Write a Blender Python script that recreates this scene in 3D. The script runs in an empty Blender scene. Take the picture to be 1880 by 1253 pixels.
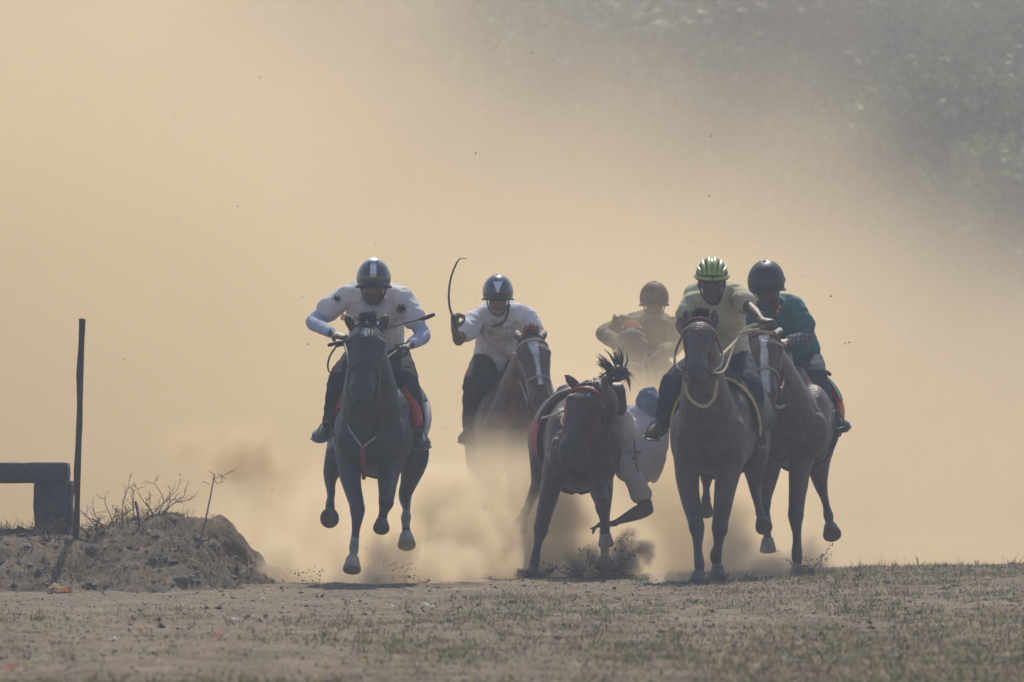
import bpy, bmesh, math, random
import numpy as np
from mathutils import Vector, Matrix, noise
R = math.radians
sc = bpy.context.scene
col = sc.collection
random.seed(5)
rng = np.random.default_rng(5)
DUST = True
SUN_EL, SUN_AZ = 52.0, 6.0

# ------------------------------------------------------------------ camera, sky, sun, exposure
FPX = 15000.0            # focal length in pixels of the 1880 px wide photograph
CAM_H = 0.89
cam = bpy.data.cameras.new('camera')
cam_o = bpy.data.objects.new('camera', cam); col.objects.link(cam_o); sc.camera = cam_o
cam.sensor_width = 36.0; cam.lens = FPX / 1880 * 36; cam.clip_start = 0.5; cam.clip_end = 3000
cam_o.location = (0, 0, CAM_H)
cam_o.rotation_euler = (R(90) + (813 - 626.5) / FPX, 0, 0)
cam.dof.use_dof = True; cam.dof.focus_distance = 50.8; cam.dof.aperture_fstop = 7.0

world = bpy.data.worlds.new('World'); sc.world = world; world.use_nodes = True
wn = world.node_tree
sky = wn.nodes.new('ShaderNodeTexSky'); sky.sky_type = 'NISHITA'; sky.sun_disc = False
sky.sun_elevation = R(SUN_EL); sky.sun_rotation = R(SUN_AZ)
wn.links.new(sky.outputs[0], wn.nodes['Background'].inputs[0])
wn.nodes['Background'].inputs[1].default_value = 0.11
sun = bpy.data.lights.new('sun', 'SUN'); sun.energy = 4.4; sun.angle = R(0.5); sun.color = (1, 0.93, 0.82)
sun_o = bpy.data.objects.new('sun', sun); col.objects.link(sun_o)
SUN_DIR = Vector((math.sin(R(SUN_AZ)) * math.cos(R(SUN_EL)), math.cos(R(SUN_AZ)) * math.cos(R(SUN_EL)), math.sin(R(SUN_EL))))
sun_o.rotation_euler = SUN_DIR.to_track_quat('Z', 'Y').to_euler()
sun_o.location = (0, 40, 60)
vs = sc.view_settings
vs.view_transform = 'Standard'; vs.look = 'None'; vs.exposure = 0.22; vs.gamma = 1.0; vs.use_curve_mapping = False
sc.cycles.volume_bounces = 2; sc.cycles.volume_step_rate = 2.0
sc.cycles.use_adaptive_sampling = True; sc.cycles.adaptive_threshold = 0.02
sc.cycles.max_bounces = 8; sc.cycles.diffuse_bounces = 3; sc.cycles.transparent_max_bounces = 8


def W(px, py, d):
    """point that stands at depth d and shows at photograph pixel px, py"""
    return Vector(((px - 940) * d / FPX, d, CAM_H + (813 - py) * d / FPX))


# ------------------------------------------------------------------ materials
def rgb(h):
    h = h.lstrip('#'); v = [int(h[i:i + 2], 16) / 255 for i in (0, 2, 4)]
    return tuple(x / 12.92 if x < .04 else ((x + .055) / 1.055) ** 2.4 for x in v)


MATS = {}
def mat(name, c=(.5, .5, .5), rough=.8, var=.25, scale=12., bump=.0, bscale=60., metal=0., spec=.35, attr=False, sheen=0., trans=0., stretch=None, coat=0.):
    """one procedural material: colour (or the Col attribute) varied by two noises, bump by a third"""
    if name in MATS: return MATS[name]
    m = bpy.data.materials.new(name); m.use_nodes = True; t = m.node_tree; N = t.nodes; L = t.links
    b = N['Principled BSDF']
    tc = N.new('ShaderNodeTexCoord')
    vec = tc.outputs['Object']
    if stretch:
        mp = N.new('ShaderNodeMapping'); mp.inputs['Scale'].default_value = stretch; L.new(vec, mp.inputs[0]); vec = mp.outputs[0]
    n1 = N.new('ShaderNodeTexNoise'); n1.inputs['Scale'].default_value = scale; n1.inputs['Detail'].default_value = 5; n1.inputs['Roughness'].default_value = .65
    L.new(vec, n1.inputs['Vector'])
    mr = N.new('ShaderNodeMapRange'); mr.inputs[1].default_value = .25; mr.inputs[2].default_value = .75; mr.inputs[3].default_value = 1 - var; mr.inputs[4].default_value = 1 + var
    L.new(n1.outputs[0], mr.inputs[0])
    mx = N.new('ShaderNodeMix'); mx.data_type = 'RGBA'; mx.blend_type = 'MULTIPLY'; mx.inputs[0].default_value = 1
    if attr:
        a = N.new('ShaderNodeAttribute'); a.attribute_name = 'Col'; L.new(a.outputs['Color'], mx.inputs[6])
    else:
        mx.inputs[6].default_value = (*c, 1)
    L.new(mr.outputs[0], mx.inputs[7])
    L.new(mx.outputs[2], b.inputs['Base Color'])
    b.inputs['Roughness'].default_value = rough; b.inputs['Metallic'].default_value = metal
    b.inputs['Specular IOR Level'].default_value = spec
    if sheen: b.inputs['Sheen Weight'].default_value = sheen; b.inputs['Sheen Roughness'].default_value = .5
    if coat: b.inputs['Coat Weight'].default_value = coat; b.inputs['Coat Roughness'].default_value = .1
    if bump:
        n2 = N.new('ShaderNodeTexNoise'); n2.inputs['Scale'].default_value = bscale; n2.inputs['Detail'].default_value = 4
        L.new(vec, n2.inputs['Vector'])
        bp = N.new('ShaderNodeBump'); bp.inputs['Strength'].default_value = bump; bp.inputs['Distance'].default_value = .02
        L.new(n2.outputs[0], bp.inputs['Height']); L.new(bp.outputs[0], b.inputs['Normal'])
    if trans:
        tr = N.new('ShaderNodeBsdfTranslucent'); L.new(mx.outputs[2], tr.inputs[0])
        ms = N.new('ShaderNodeMixShader'); ms.inputs[0].default_value = trans
        L.new(b.outputs[0], ms.inputs[1]); L.new(tr.outputs[0], ms.inputs[2]); L.new(ms.outputs[0], N['Material Output'].inputs[0])
    MATS[name] = m
    return m


coat_m = mat('horse_coat', attr=True, rough=.5, var=.5, scale=18, bump=.45, bscale=70, spec=.4, sheen=.05)
skin_m = mat('skin', attr=True, rough=.55, var=.12, scale=14, bump=.1, bscale=80, spec=.4)
cloth_m = mat('cloth', attr=True, rough=.92, var=.12, scale=9, bump=.35, bscale=26, spec=.15, sheen=.2)
white_cloth_m = mat('thin_white_cloth', attr=True, rough=.92, var=.08, scale=9, bump=.35, bscale=24, spec=.15, trans=.3)
backlit_cloth_m = mat('loose_white_cloth', attr=True, rough=.92, var=.08, scale=9, bump=.35, bscale=24, spec=.15, trans=.55)
denim_m = mat('denim', attr=True, rough=.9, var=.28, scale=16, bump=.35, bscale=30, spec=.15)
hair_m = mat('horse_hair', (.012, .011, .011), rough=.42, var=.4, scale=30, spec=.5)
hair_red_m = mat('chestnut_hair', (.22, .075, .022), rough=.45, var=.4, scale=30, spec=.5, trans=.35)
leather_m = mat('dark_leather', (.02, .014, .011), rough=.5, var=.35, scale=40, spec=.4)
redstrap_m = mat('red_webbing', (.34, .03, .028), rough=.75, var=.3, scale=60, bump=.2, bscale=200)
maroon_m = mat('maroon_webbing', (.16, .028, .03), rough=.75, var=.3, scale=60, bump=.2, bscale=200)
metal_m = mat('worn_steel', (.13, .13, .133), rough=.45, var=.2, scale=40, metal=1.)
rope_m = mat('pale_rope', (.5, .42, .27), rough=.85, var=.35, scale=70, bump=.5, bscale=160)
grey_rope_m = mat('grey_rope', (.34, .33, .31), rough=.85, var=.35, scale=70, bump=.5, bscale=160)
black_m = mat('black_plastic', (.012, .013, .015), rough=.35, var=.3, scale=30)
hoof_m = mat('hoof_horn', (.085, .07, .06), rough=.6, var=.4, scale=25, bump=.3, bscale=60, stretch=(1, 1, .25))
pale_hoof_m = mat('pale_hoof_horn', (.3, .26, .22), rough=.6, var=.35, scale=25, bump=.3, bscale=60, stretch=(1, 1, .25))
eye_m = mat('dark_eye', (.01, .007, .006), rough=.08, var=.1, spec=.6)
helmet_navy_m = mat('navy_helmet_shell', (.012, .016, .024), rough=.3, var=.25, scale=20, spec=.5, coat=1.)
helmet_black_m = mat('charcoal_helmet_shell', (.022, .022, .026), rough=.45, var=.3, scale=40, bump=.1, bscale=90, spec=.4)
helmet_rust_m = mat('brown_helmet_cover', (.09, .04, .025), rough=.7, var=.25, scale=20)
neon_m = mat('yellow_green_helmet_shell', (.33, .42, .1), rough=.35, var=.15, scale=20, spec=.5)
silver_m = mat('pale_reflective_plate', (.62, .66, .74), rough=.35, var=.2, scale=50, spec=.5)
orange_m = mat('orange_print', (.75, .42, .1), rough=.6, var=.2)
white_m = mat('white_print', (.66, .67, .7), rough=.7, var=.2, scale=60)


# ------------------------------------------------------------------ objects
def obj(name, verts, faces, m, parent=None, smooth=True, colors=None):
    me = bpy.data.meshes.new(name)
    me.from_pydata([tuple(v) for v in verts] if not isinstance(verts, np.ndarray) else verts.tolist(), [], faces if not isinstance(faces, np.ndarray) else faces.tolist())
    if smooth: me.polygons.foreach_set('use_smooth', np.ones(len(me.polygons), dtype=bool))
    if colors is not None: set_col(me, colors)
    me.materials.append(m)
    o = bpy.data.objects.new(name, me); col.objects.link(o)
    if parent: adopt(o, parent)
    return o


def set_col(me, c):
    a = me.color_attributes.new('Col', 'FLOAT_COLOR', 'POINT')
    c = np.asarray(c, dtype=np.float32)
    if c.ndim == 1: c = np.tile(c, (len(me.vertices), 1))
    full = np.ones((len(me.vertices), 4), dtype=np.float32); full[:, :3] = c[:, :3]
    a.data.foreach_set('color', full.ravel())


def world_loc(o):
    p = Vector(o.location)
    while o.parent: o = o.parent; p += o.location
    return p


def adopt(o, parent):
    """parent o, whose mesh is in world coordinates, moving its origin to its own middle"""
    me = o.data
    n = len(me.vertices); c = np.empty(n * 3, dtype=np.float32); me.vertices.foreach_get('co', c); c = c.reshape(n, 3)
    mid = (c.min(0) + c.max(0)) / 2
    me.vertices.foreach_set('co', (c - mid).ravel()); me.update()
    o.parent = parent
    o.location = Vector(mid.tolist()) - world_loc(parent)


def empty(name, loc, label, cat, group=None):
    o = bpy.data.objects.new(name, None); col.objects.link(o); o.location = loc
    o.empty_display_size = .2
    tag(o, label, cat, group); return o


def tag(o, label=None, cat=None, group=None, kind=None):
    if label: o['label'] = label
    if cat: o['category'] = cat
    if group: o['group'] = group
    if kind: o['kind'] = kind
    return o


# ------------------------------------------------------------------ shapes
class Sweep:
    """a tube of changing elliptical section; stations are (centre, half width, half height); pt() gives points on its skin"""
    def __init__(s, st, side=(1, 0, 0), sub=5):
        P = np.array([tuple(a[0]) for a in st], float); r = np.array([(a[1], a[2]) for a in st], float)
        D = np.hstack([P, r]); n = len(D); out = []
        for i in range(n - 1):
            p0, p1, p2, p3 = D[max(i - 1, 0)], D[i], D[i + 1], D[min(i + 2, n - 1)]
            for k in range(sub):
                t = k / sub
                q = .5 * ((2 * p1) + (-p0 + p2) * t + (2 * p0 - 5 * p1 + 4 * p2 - p3) * t * t + (-p0 + 3 * p1 - 3 * p2 + p3) * t ** 3)
                q[3:] = np.maximum(q[3:], np.minimum(p1[3:], p2[3:]) * .8)
                out.append(q)
        out.append(D[-1]); out = np.array(out)
        s.c = out[:, :3]; s.r = out[:, 3:]
        T = np.gradient(s.c, axis=0); T /= np.linalg.norm(T, axis=1)[:, None] + 1e-12
        S = np.array(side, float); Sv = np.tile(S, (len(T), 1)); Sv -= (Sv * T).sum(1)[:, None] * T
        Sv /= np.linalg.norm(Sv, axis=1)[:, None] + 1e-12
        s.t = T; s.s = Sv; s.n = np.cross(Sv, T); s.m = len(out)

    def pt(s, u, ang, off=0.):
        f = max(0., min(1., u)) * (s.m - 1); i = min(int(f), s.m - 2); k = f - i
        c = s.c[i] * (1 - k) + s.c[i + 1] * k; r = s.r[i] * (1 - k) + s.r[i + 1] * k
        a = R(ang)
        return Vector(c + s.s[i] * math.cos(a) * (r[0] + off) + s.n[i] * math.sin(a) * (r[1] + off))

    def mesh(s, n=16):
        a = np.arange(n) * 2 * np.pi / n
        C, S_ = np.cos(a), np.sin(a)
        def ring(i, k, sh): return s.c[i] + s.t[i] * sh + k * (s.s[i] * C[:, None] * s.r[i, 0] + s.n[i] * S_[:, None] * s.r[i, 1])
        r0 = s.r[0].min(); r1 = s.r[-1].min()
        rings = [ring(0, .5, -.75 * r0), ring(0, .87, -.4 * r0)] + [ring(i, 1, 0) for i in range(s.m)] + [ring(s.m - 1, .87, .4 * r1), ring(s.m - 1, .5, .75 * r1)]
        V = np.vstack(rings); k = len(rings); F = []
        for i in range(k - 1):
            for j in range(n):
                F.append((i * n + j, i * n + (j + 1) % n, (i + 1) * n + (j + 1) % n, (i + 1) * n + j))
        F.append(tuple(range(n - 1, -1, -1))); F.append(tuple((k - 1) * n + j for j in range(n)))
        return V, F


def tube(pts, r, side=(1, 0, 0), n=10, sub=4):
    """tube of round section: r a number or a list"""
    rs = r if isinstance(r, (list, tuple)) else [r] * len(pts)
    return Sweep([(p, a, a) if not isinstance(a, tuple) else (p, a[0], a[1]) for p, a in zip(pts, rs)], side, sub).mesh(n)


_ico = {}
def ball(c, r, rot=None, sub=3):
    if sub not in _ico:
        bm = bmesh.new(); bmesh.ops.create_icosphere(bm, subdivisions=sub, radius=1)
        bm.verts.ensure_lookup_table()
        _ico[sub] = (np.array([tuple(v.co) for v in bm.verts]), [tuple(v.index for v in f.verts) for f in bm.faces]); bm.free()
    V, F = _ico[sub]
    r = np.array(r if hasattr(r, '__len__') else (r, r, r), float)
    V = V * r
    if rot is not None: V = V @ np.array(rot.to_3x3()).T
    return V + np.array(tuple(c)), F


def joined(parts):
    V = []; F = []; k = 0
    for v, f in parts:
        V.append(np.asarray(v, float)); F += [tuple(i + k for i in q) for q in f]; k += len(v)
    return np.vstack(V), F


def smooth_np(co, ed, it, lam=.5, keep=None):
    n = len(co); deg = np.bincount(ed.ravel(), minlength=n).astype(float)[:, None]; deg[deg == 0] = 1
    for _ in range(it):
        acc = np.stack([np.bincount(ed[:, 0], co[ed[:, 1], k], n) + np.bincount(ed[:, 1], co[ed[:, 0], k], n) for k in range(3)], 1)
        co = co + lam * (acc / deg - co)
    return co


def remesh(parts, vox, it=5):
    """melt closed shapes into one continuous skin; returns a mesh datablock with world coordinates"""
    V, F = joined(parts)
    me = bpy.data.meshes.new('tmp'); me.from_pydata(V.tolist(), [], F)
    o = bpy.data.objects.new('tmp', me); col.objects.link(o)
    md = o.modifiers.new('r', 'REMESH'); md.mode = 'VOXEL'; md.voxel_size = vox
    dg = bpy.context.evaluated_depsgraph_get()
    out = bpy.data.meshes.new_from_object(o.evaluated_get(dg))
    bpy.data.objects.remove(o); bpy.data.meshes.remove(me)
    n = len(out.vertices); co = np.empty(n * 3); out.vertices.foreach_get('co', co); co = co.reshape(n, 3)
    ed = np.empty(len(out.edges) * 2, dtype=np.int64); out.edges.foreach_get('vertices', ed); ed = ed.reshape(-1, 2)
    co = smooth_np(co, ed, it)
    out.vertices.foreach_set('co', co.astype(np.float32).ravel())
    out.polygons.foreach_set('use_smooth', np.ones(len(out.polygons), dtype=bool)); out.update()
    out.materials.clear()
    return out, co


def vnoise(co, scale, seed=0.):
    return np.array([noise.noise((p[0] * scale + seed, p[1] * scale + seed * .7, p[2] * scale - seed)) for p in co])


def wrinkle(me, co, amp, scale, seed=0., squash=(1, 1, 1)):
    nr = np.empty(len(co) * 3, dtype=np.float32); me.vertices.foreach_get('normal', nr); nr = nr.reshape(-1, 3)
    q = co * np.array(squash)
    a = vnoise(q, scale, seed); b = vnoise(q, scale * 2.3, seed + 9)
    rid = (1 - np.abs(a) * 2.2) * .7 + b * .5
    co = co + nr * (rid * amp)[:, None]
    me.vertices.foreach_set('co', co.astype(np.float32).ravel()); me.update()
    return co


def groove(me, co, lines):
    """press shallow creases along given lines: (points, depth, width)"""
    nr = np.empty(len(co) * 3, dtype=np.float32); me.vertices.foreach_get('normal', nr); nr = nr.reshape(-1, 3); dp = np.zeros(len(co))
    for pts, depth, width in lines:
        P_ = np.array([tuple(p) for p in pts]); best = np.full(len(co), 9.)
        for a, b in zip(P_[:-1], P_[1:]):
            ab = b - a; t = np.clip(((co - a) @ ab) / (ab @ ab + 1e-9), 0, 1); best = np.minimum(best, np.linalg.norm(co - (a + t[:, None] * ab), axis=1))
        dp += depth * np.exp(-(best / width) ** 2)
    co = co - nr * dp[:, None]
    me.vertices.foreach_set('co', co.astype(np.float32).ravel()); me.update(); return co


def meshobj(name, me, m, parent):
    me.name = name; me.materials.append(m)
    o = bpy.data.objects.new(name, me); col.objects.link(o); adopt(o, parent); return o


def solid(name, parts, m, parent=None):
    V, F = joined(parts if isinstance(parts, list) else [parts])
    return obj(name, V, F, m, parent)


def patch(sw, u0, u1, a0, a1, off, thick, nu=10, na=18):
    """a sheet lying on a Sweep's skin"""
    g = [[(u0 + (u1 - u0) * i / nu, a0 + (a1 - a0) * j / na) for j in range(na + 1)] for i in range(nu + 1)]
    V = [sw.pt(u, a, off) for r in g for u, a in r]; k = len(V)
    V += [sw.pt(u, a, off + thick) for r in g for u, a in r]
    F = []; w = na + 1
    for i in range(nu):
        for j in range(na):
            a = i * w + j; q = (a, a + 1, a + w + 1, a + w)
            F.append(tuple(x + k for x in q)); F.append(q[::-1])
    rim = [j for j in range(w)] + [i * w + na for i in range(1, nu + 1)] + [nu * w + j for j in range(na - 1, -1, -1)] + [i * w for i in range(nu - 1, 0, -1)]
    for a, b in zip(rim, rim[1:] + rim[:1]): F.append((a, b, b + k, a + k))
    return np.array([tuple(v) for v in V]), F


def strands(roots, dirs, length, width, seg=4, droop=.3, jit=.3, seed=1):
    """tufts of hair: thin tapered ribbons"""
    rg = random.Random(seed); V = []; F = []
    for p, d in zip(roots, dirs):
        l = length * rg.uniform(.55, 1.15); d = (Vector(d) + Vector((rg.gauss(0, jit), rg.gauss(0, jit), rg.gauss(0, jit)))).normalized()
        sd = d.cross(Vector((rg.gauss(0, 1), rg.gauss(0, 1), rg.gauss(0, 1)))).normalized(); q = Vector(p); b = len(V)
        for k in range(seg + 1):
            w = width * (1 - (k / seg) ** 1.5) + .0006
            V += [q - sd * w, q + sd * w]
            d = (d + Vector((rg.gauss(0, .1), rg.gauss(0, .1), rg.gauss(0, .1) - droop / seg))).normalized(); q = q + d * (l / seg)
        for k in range(seg): F.append((b + 2 * k, b + 2 * k + 1, b + 2 * k + 3, b + 2 * k + 2))
    return V, F


def lerp(a, b, t): return a + (b - a) * t


def ringmesh(c, axis, R_, r, n=16):
    ax = Vector(axis).normalized(); u = ax.orthogonal().normalized(); v = ax.cross(u)
    pts = [Vector(c) + u * math.cos(k * 2 * math.pi / n) * R_ + v * math.sin(k * 2 * math.pi / n) * R_ for k in range(n + 1)]
    return tube(pts, r, side=ax, n=6, sub=1)

# ------------------------------------------------------------------ ground, bank, hill
def vn2(x, y, seed=0):
    """2-D value noise on arrays"""
    xi = np.floor(x).astype(np.int64); yi = np.floor(y).astype(np.int64); fx = x - xi; fy = y - yi
    fx = fx * fx * (3 - 2 * fx); fy = fy * fy * (3 - 2 * fy)
    def h(a, b):
        n = (a * 374761393 + b * 668265263 + seed * 982451653) & 0x7fffffff
        n = ((n ^ (n >> 13)) * 1274126177) & 0x7fffffff
        return ((n ^ (n >> 16)) & 0xffff) / 65535.
    return (h(xi, yi) * (1 - fx) + h(xi + 1, yi) * fx) * (1 - fy) + (h(xi, yi + 1) * (1 - fx) + h(xi + 1, yi + 1) * fx) * fy


def fbm(x, y, sc_, oct=4, seed=0, gain=.5):
    v = 0; a = 1; t = 0
    for k in range(oct): v = v + a * (vn2(x * sc_ + 31.7 * k, y * sc_ + 17.3 * k, seed + k) - .5); t += a; a *= gain; sc_ *= 2.03
    return v / t


def sstep(x, a, b): t = np.clip((x - a) / (b - a), 0, 1); return t * t * (3 - 2 * t)


def ground_h(x, y):
    x = np.asarray(x, float); y = np.asarray(y, float)
    z = .075 * sstep(x, .6, 3.4) * sstep(y, 40, 50) - .012 * sstep(-x, .3, 2.5) * sstep(y, 40, 50)
    dr = y - 54.3 - .8 * sstep(x, 1.0, 3.2) * -1
    z = z - .10 * sstep(dr, 0, 5) - .55 * sstep(y, 57, 95)
    near = sstep(y, 20, 28) * (1 - sstep(y, 62, 80))
    z = z + near * (.034 * fbm(x, y, .9, 3, 11) + .034 * fbm(x, y, 5., 3, 3) + .017 * fbm(x, y, 20., 2, 7))
    return z


def ground_z(x, y): return float(ground_h(np.array([x]), np.array([y]))[0])


def grid_mesh(name, xs, ys, zf, m):
    X, Y = np.meshgrid(xs, ys); Z = zf(X, Y)
    V = np.stack([X.ravel(), Y.ravel(), Z.ravel()], 1); w = len(xs); i = np.arange(len(ys) - 1)[:, None] * w + np.arange(w - 1)[None, :]
    i = i.ravel(); F = np.stack([i, i + 1, i + w + 1, i + w], 1)
    return obj(name, V, F, m)


def soil_mat(name, c1, c2, c3, s=1.):
    m = bpy.data.materials.new(name); m.use_nodes = True; t = m.node_tree; N = t.nodes; L = t.links; b = N['Principled BSDF']
    tc = N.new('ShaderNodeTexCoord')
    def nz(sc_, det, ro=.6):
        n = N.new('ShaderNodeTexNoise'); n.inputs['Scale'].default_value = sc_ * s; n.inputs['Detail'].default_value = det; n.inputs['Roughness'].default_value = ro
        L.new(tc.outputs['Object'], n.inputs['Vector']); return n.outputs[0]
    r = N.new('ShaderNodeValToRGB'); r.color_ramp.elements[0].position = .32; r.color_ramp.elements[0].color = (*c1, 1); r.color_ramp.elements[1].position = .68; r.color_ramp.elements[1].color = (*c3, 1)
    e = r.color_ramp.elements.new(.5); e.color = (*c2, 1)
    L.new(nz(1.6, 8, .7), r.inputs[0])
    r2 = N.new('ShaderNodeMapRange'); r2.inputs[1].default_value = .3; r2.inputs[2].default_value = .7; r2.inputs[3].default_value = .55; r2.inputs[4].default_value = 1.35
    L.new(nz(26, 6, .7), r2.inputs[0])
    mx = N.new('ShaderNodeMix'); mx.data_type = 'RGBA'; mx.blend_type = 'MULTIPLY'; mx.inputs[0].default_value = 1; L.new(r.outputs[0], mx.inputs[6]); L.new(r2.outputs[0], mx.inputs[7])
    L.new(mx.outputs[2], b.inputs['Base Color']); b.inputs['Roughness'].default_value = .95; b.inputs['Specular IOR Level'].default_value = .15
    bp = N.new('ShaderNodeBump'); bp.inputs['Strength'].default_value = .7; bp.inputs['Distance'].default_value = .03; L.new(nz(38, 6, .7), bp.inputs['Height']); L.new(bp.outputs[0], b.inputs['Normal'])
    return m


soil = soil_mat('dry_soil', (.118, .085, .056), (.185, .14, .094), (.27, .208, .142))
bank_soil = soil_mat('bank_soil', (.098, .067, .044), (.165, .12, .078), (.235, .178, .12), 1.6)
xs = np.concatenate([-np.geomspace(600, 5.2, 26), np.arange(-5, 5.01, .05), np.geomspace(5.2, 600, 26)])
ys = np.concatenate([np.array([-40, -10, 5, 15, 20, 24, 27]), np.arange(28.5, 58, .07), np.geomspace(58.5, 1500, 46)])
tag(grid_mesh('ground', xs, ys, ground_h, soil), 'dry brown race ground with trampled soil and thin grass', 'ground', kind='structure')


def bank_h(x, y):
    rg1 = 1 - np.abs(fbm(x * .8, y, 2.1, 4, 21, .6)) * 4
    foot = 48.75 + .7 * fbm(x, y * 0, 1.1, 3, 5) + .5 * sstep(x, -2.2, -1.45)
    rise = sstep(y + .5 * fbm(x, y, 1.9, 3, 77), foot, foot + 1.6) * (1 - sstep(y, 52.6, 54.6))
    right = 1 - sstep(x + .75 * fbm(x, y, 2.0, 4, 9, .6), -2.05, -1.52)
    top = .345 + .07 * sstep(x, -2.75, -2.1) + .10 * fbm(x, y * .5, 2.3, 4, 58, .6)
    k = rise * right
    z = k * top * (.82 + .18 * rg1) + np.clip(k * 3, 0, 1) * (.085 * fbm(x, y, 4.2, 4, 33, .65) + .035 * (1 - np.abs(fbm(x, y, 8, 3, 63)) * 4 - .5))
    return z - .05 * (1 - np.clip(k * 6, 0, 1)) + ground_h(x, y)


tag(grid_mesh('dirt_bank', np.arange(-6.2, -.95, .025), np.arange(47.9, 55.4, .025), bank_h, bank_soil), 'low rough bank of dug earth beside the track', 'bank', kind='structure')


def hill_h(X, Y): return -1 + sstep(Y, 150, 330) * 46 + 4 * fbm(X, Y, .03, 3, 4)


hill_m = mat('scrub_slope', (.03, .038, .018), .95, .5, .25)
tag(grid_mesh('hill', np.linspace(-160, 160, 50), np.linspace(118, 360, 50), hill_h, hill_m), 'dark wooded hillside far behind the dust', 'hill', kind='structure')

# ------------------------------------------------------------------ horse builder
HEAD = [(.060, .070), (.088, .102), (.102, .122), (.097, .120), (.084, .102), (.073, .087), (.068, .077), (.070, .073), (.054, .052)]
TRUNK = [(-.03, 0, .09, .13), (.05, 0, .175, .22), (.17, .01, .213, .285), (.32, .03, .228, .315), (.47, .03, .245, .315), (.62, .03, .255, .30),
         (.77, .04, .25, .27), (.90, .04, .238, .24), (1.0, .03, .195, .20), (1.07, .02, .1, .11)]


def hoof_mesh(top, bot, r, fwd=Vector((0, -1, 0))):
    ax = (bot - top).normalized(); sd = ax.cross(fwd).normalized() if ax.cross(fwd).length > .2 else Vector((1, 0, 0)); fr = sd.cross(ax)
    n = 16; V = []; F = []
    for k, (t, q) in enumerate(((-.2, .5), (0, .70), (.14, .74), (.85, 1.0), (.96, .98), (1.0, .88))):
        for j in range(n):
            a = j * 2 * math.pi / n; c, s = math.cos(a), math.sin(a)
            V.append(lerp(top, bot, t) + sd * (c * r * q) + fr * (s * r * q * (1.12 if s * 1 > 0 else .95) * (1 + .12 * t)))
    for k in range(5):
        for j in range(n): F.append((k * n + j, k * n + (j + 1) % n, (k + 1) * n + (j + 1) % n, (k + 1) * n + j))
    F.append(tuple(range(n))[::-1]); F.append(tuple(5 * n + j for j in range(n)))
    return np.array([tuple(v) for v in V]), F


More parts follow.
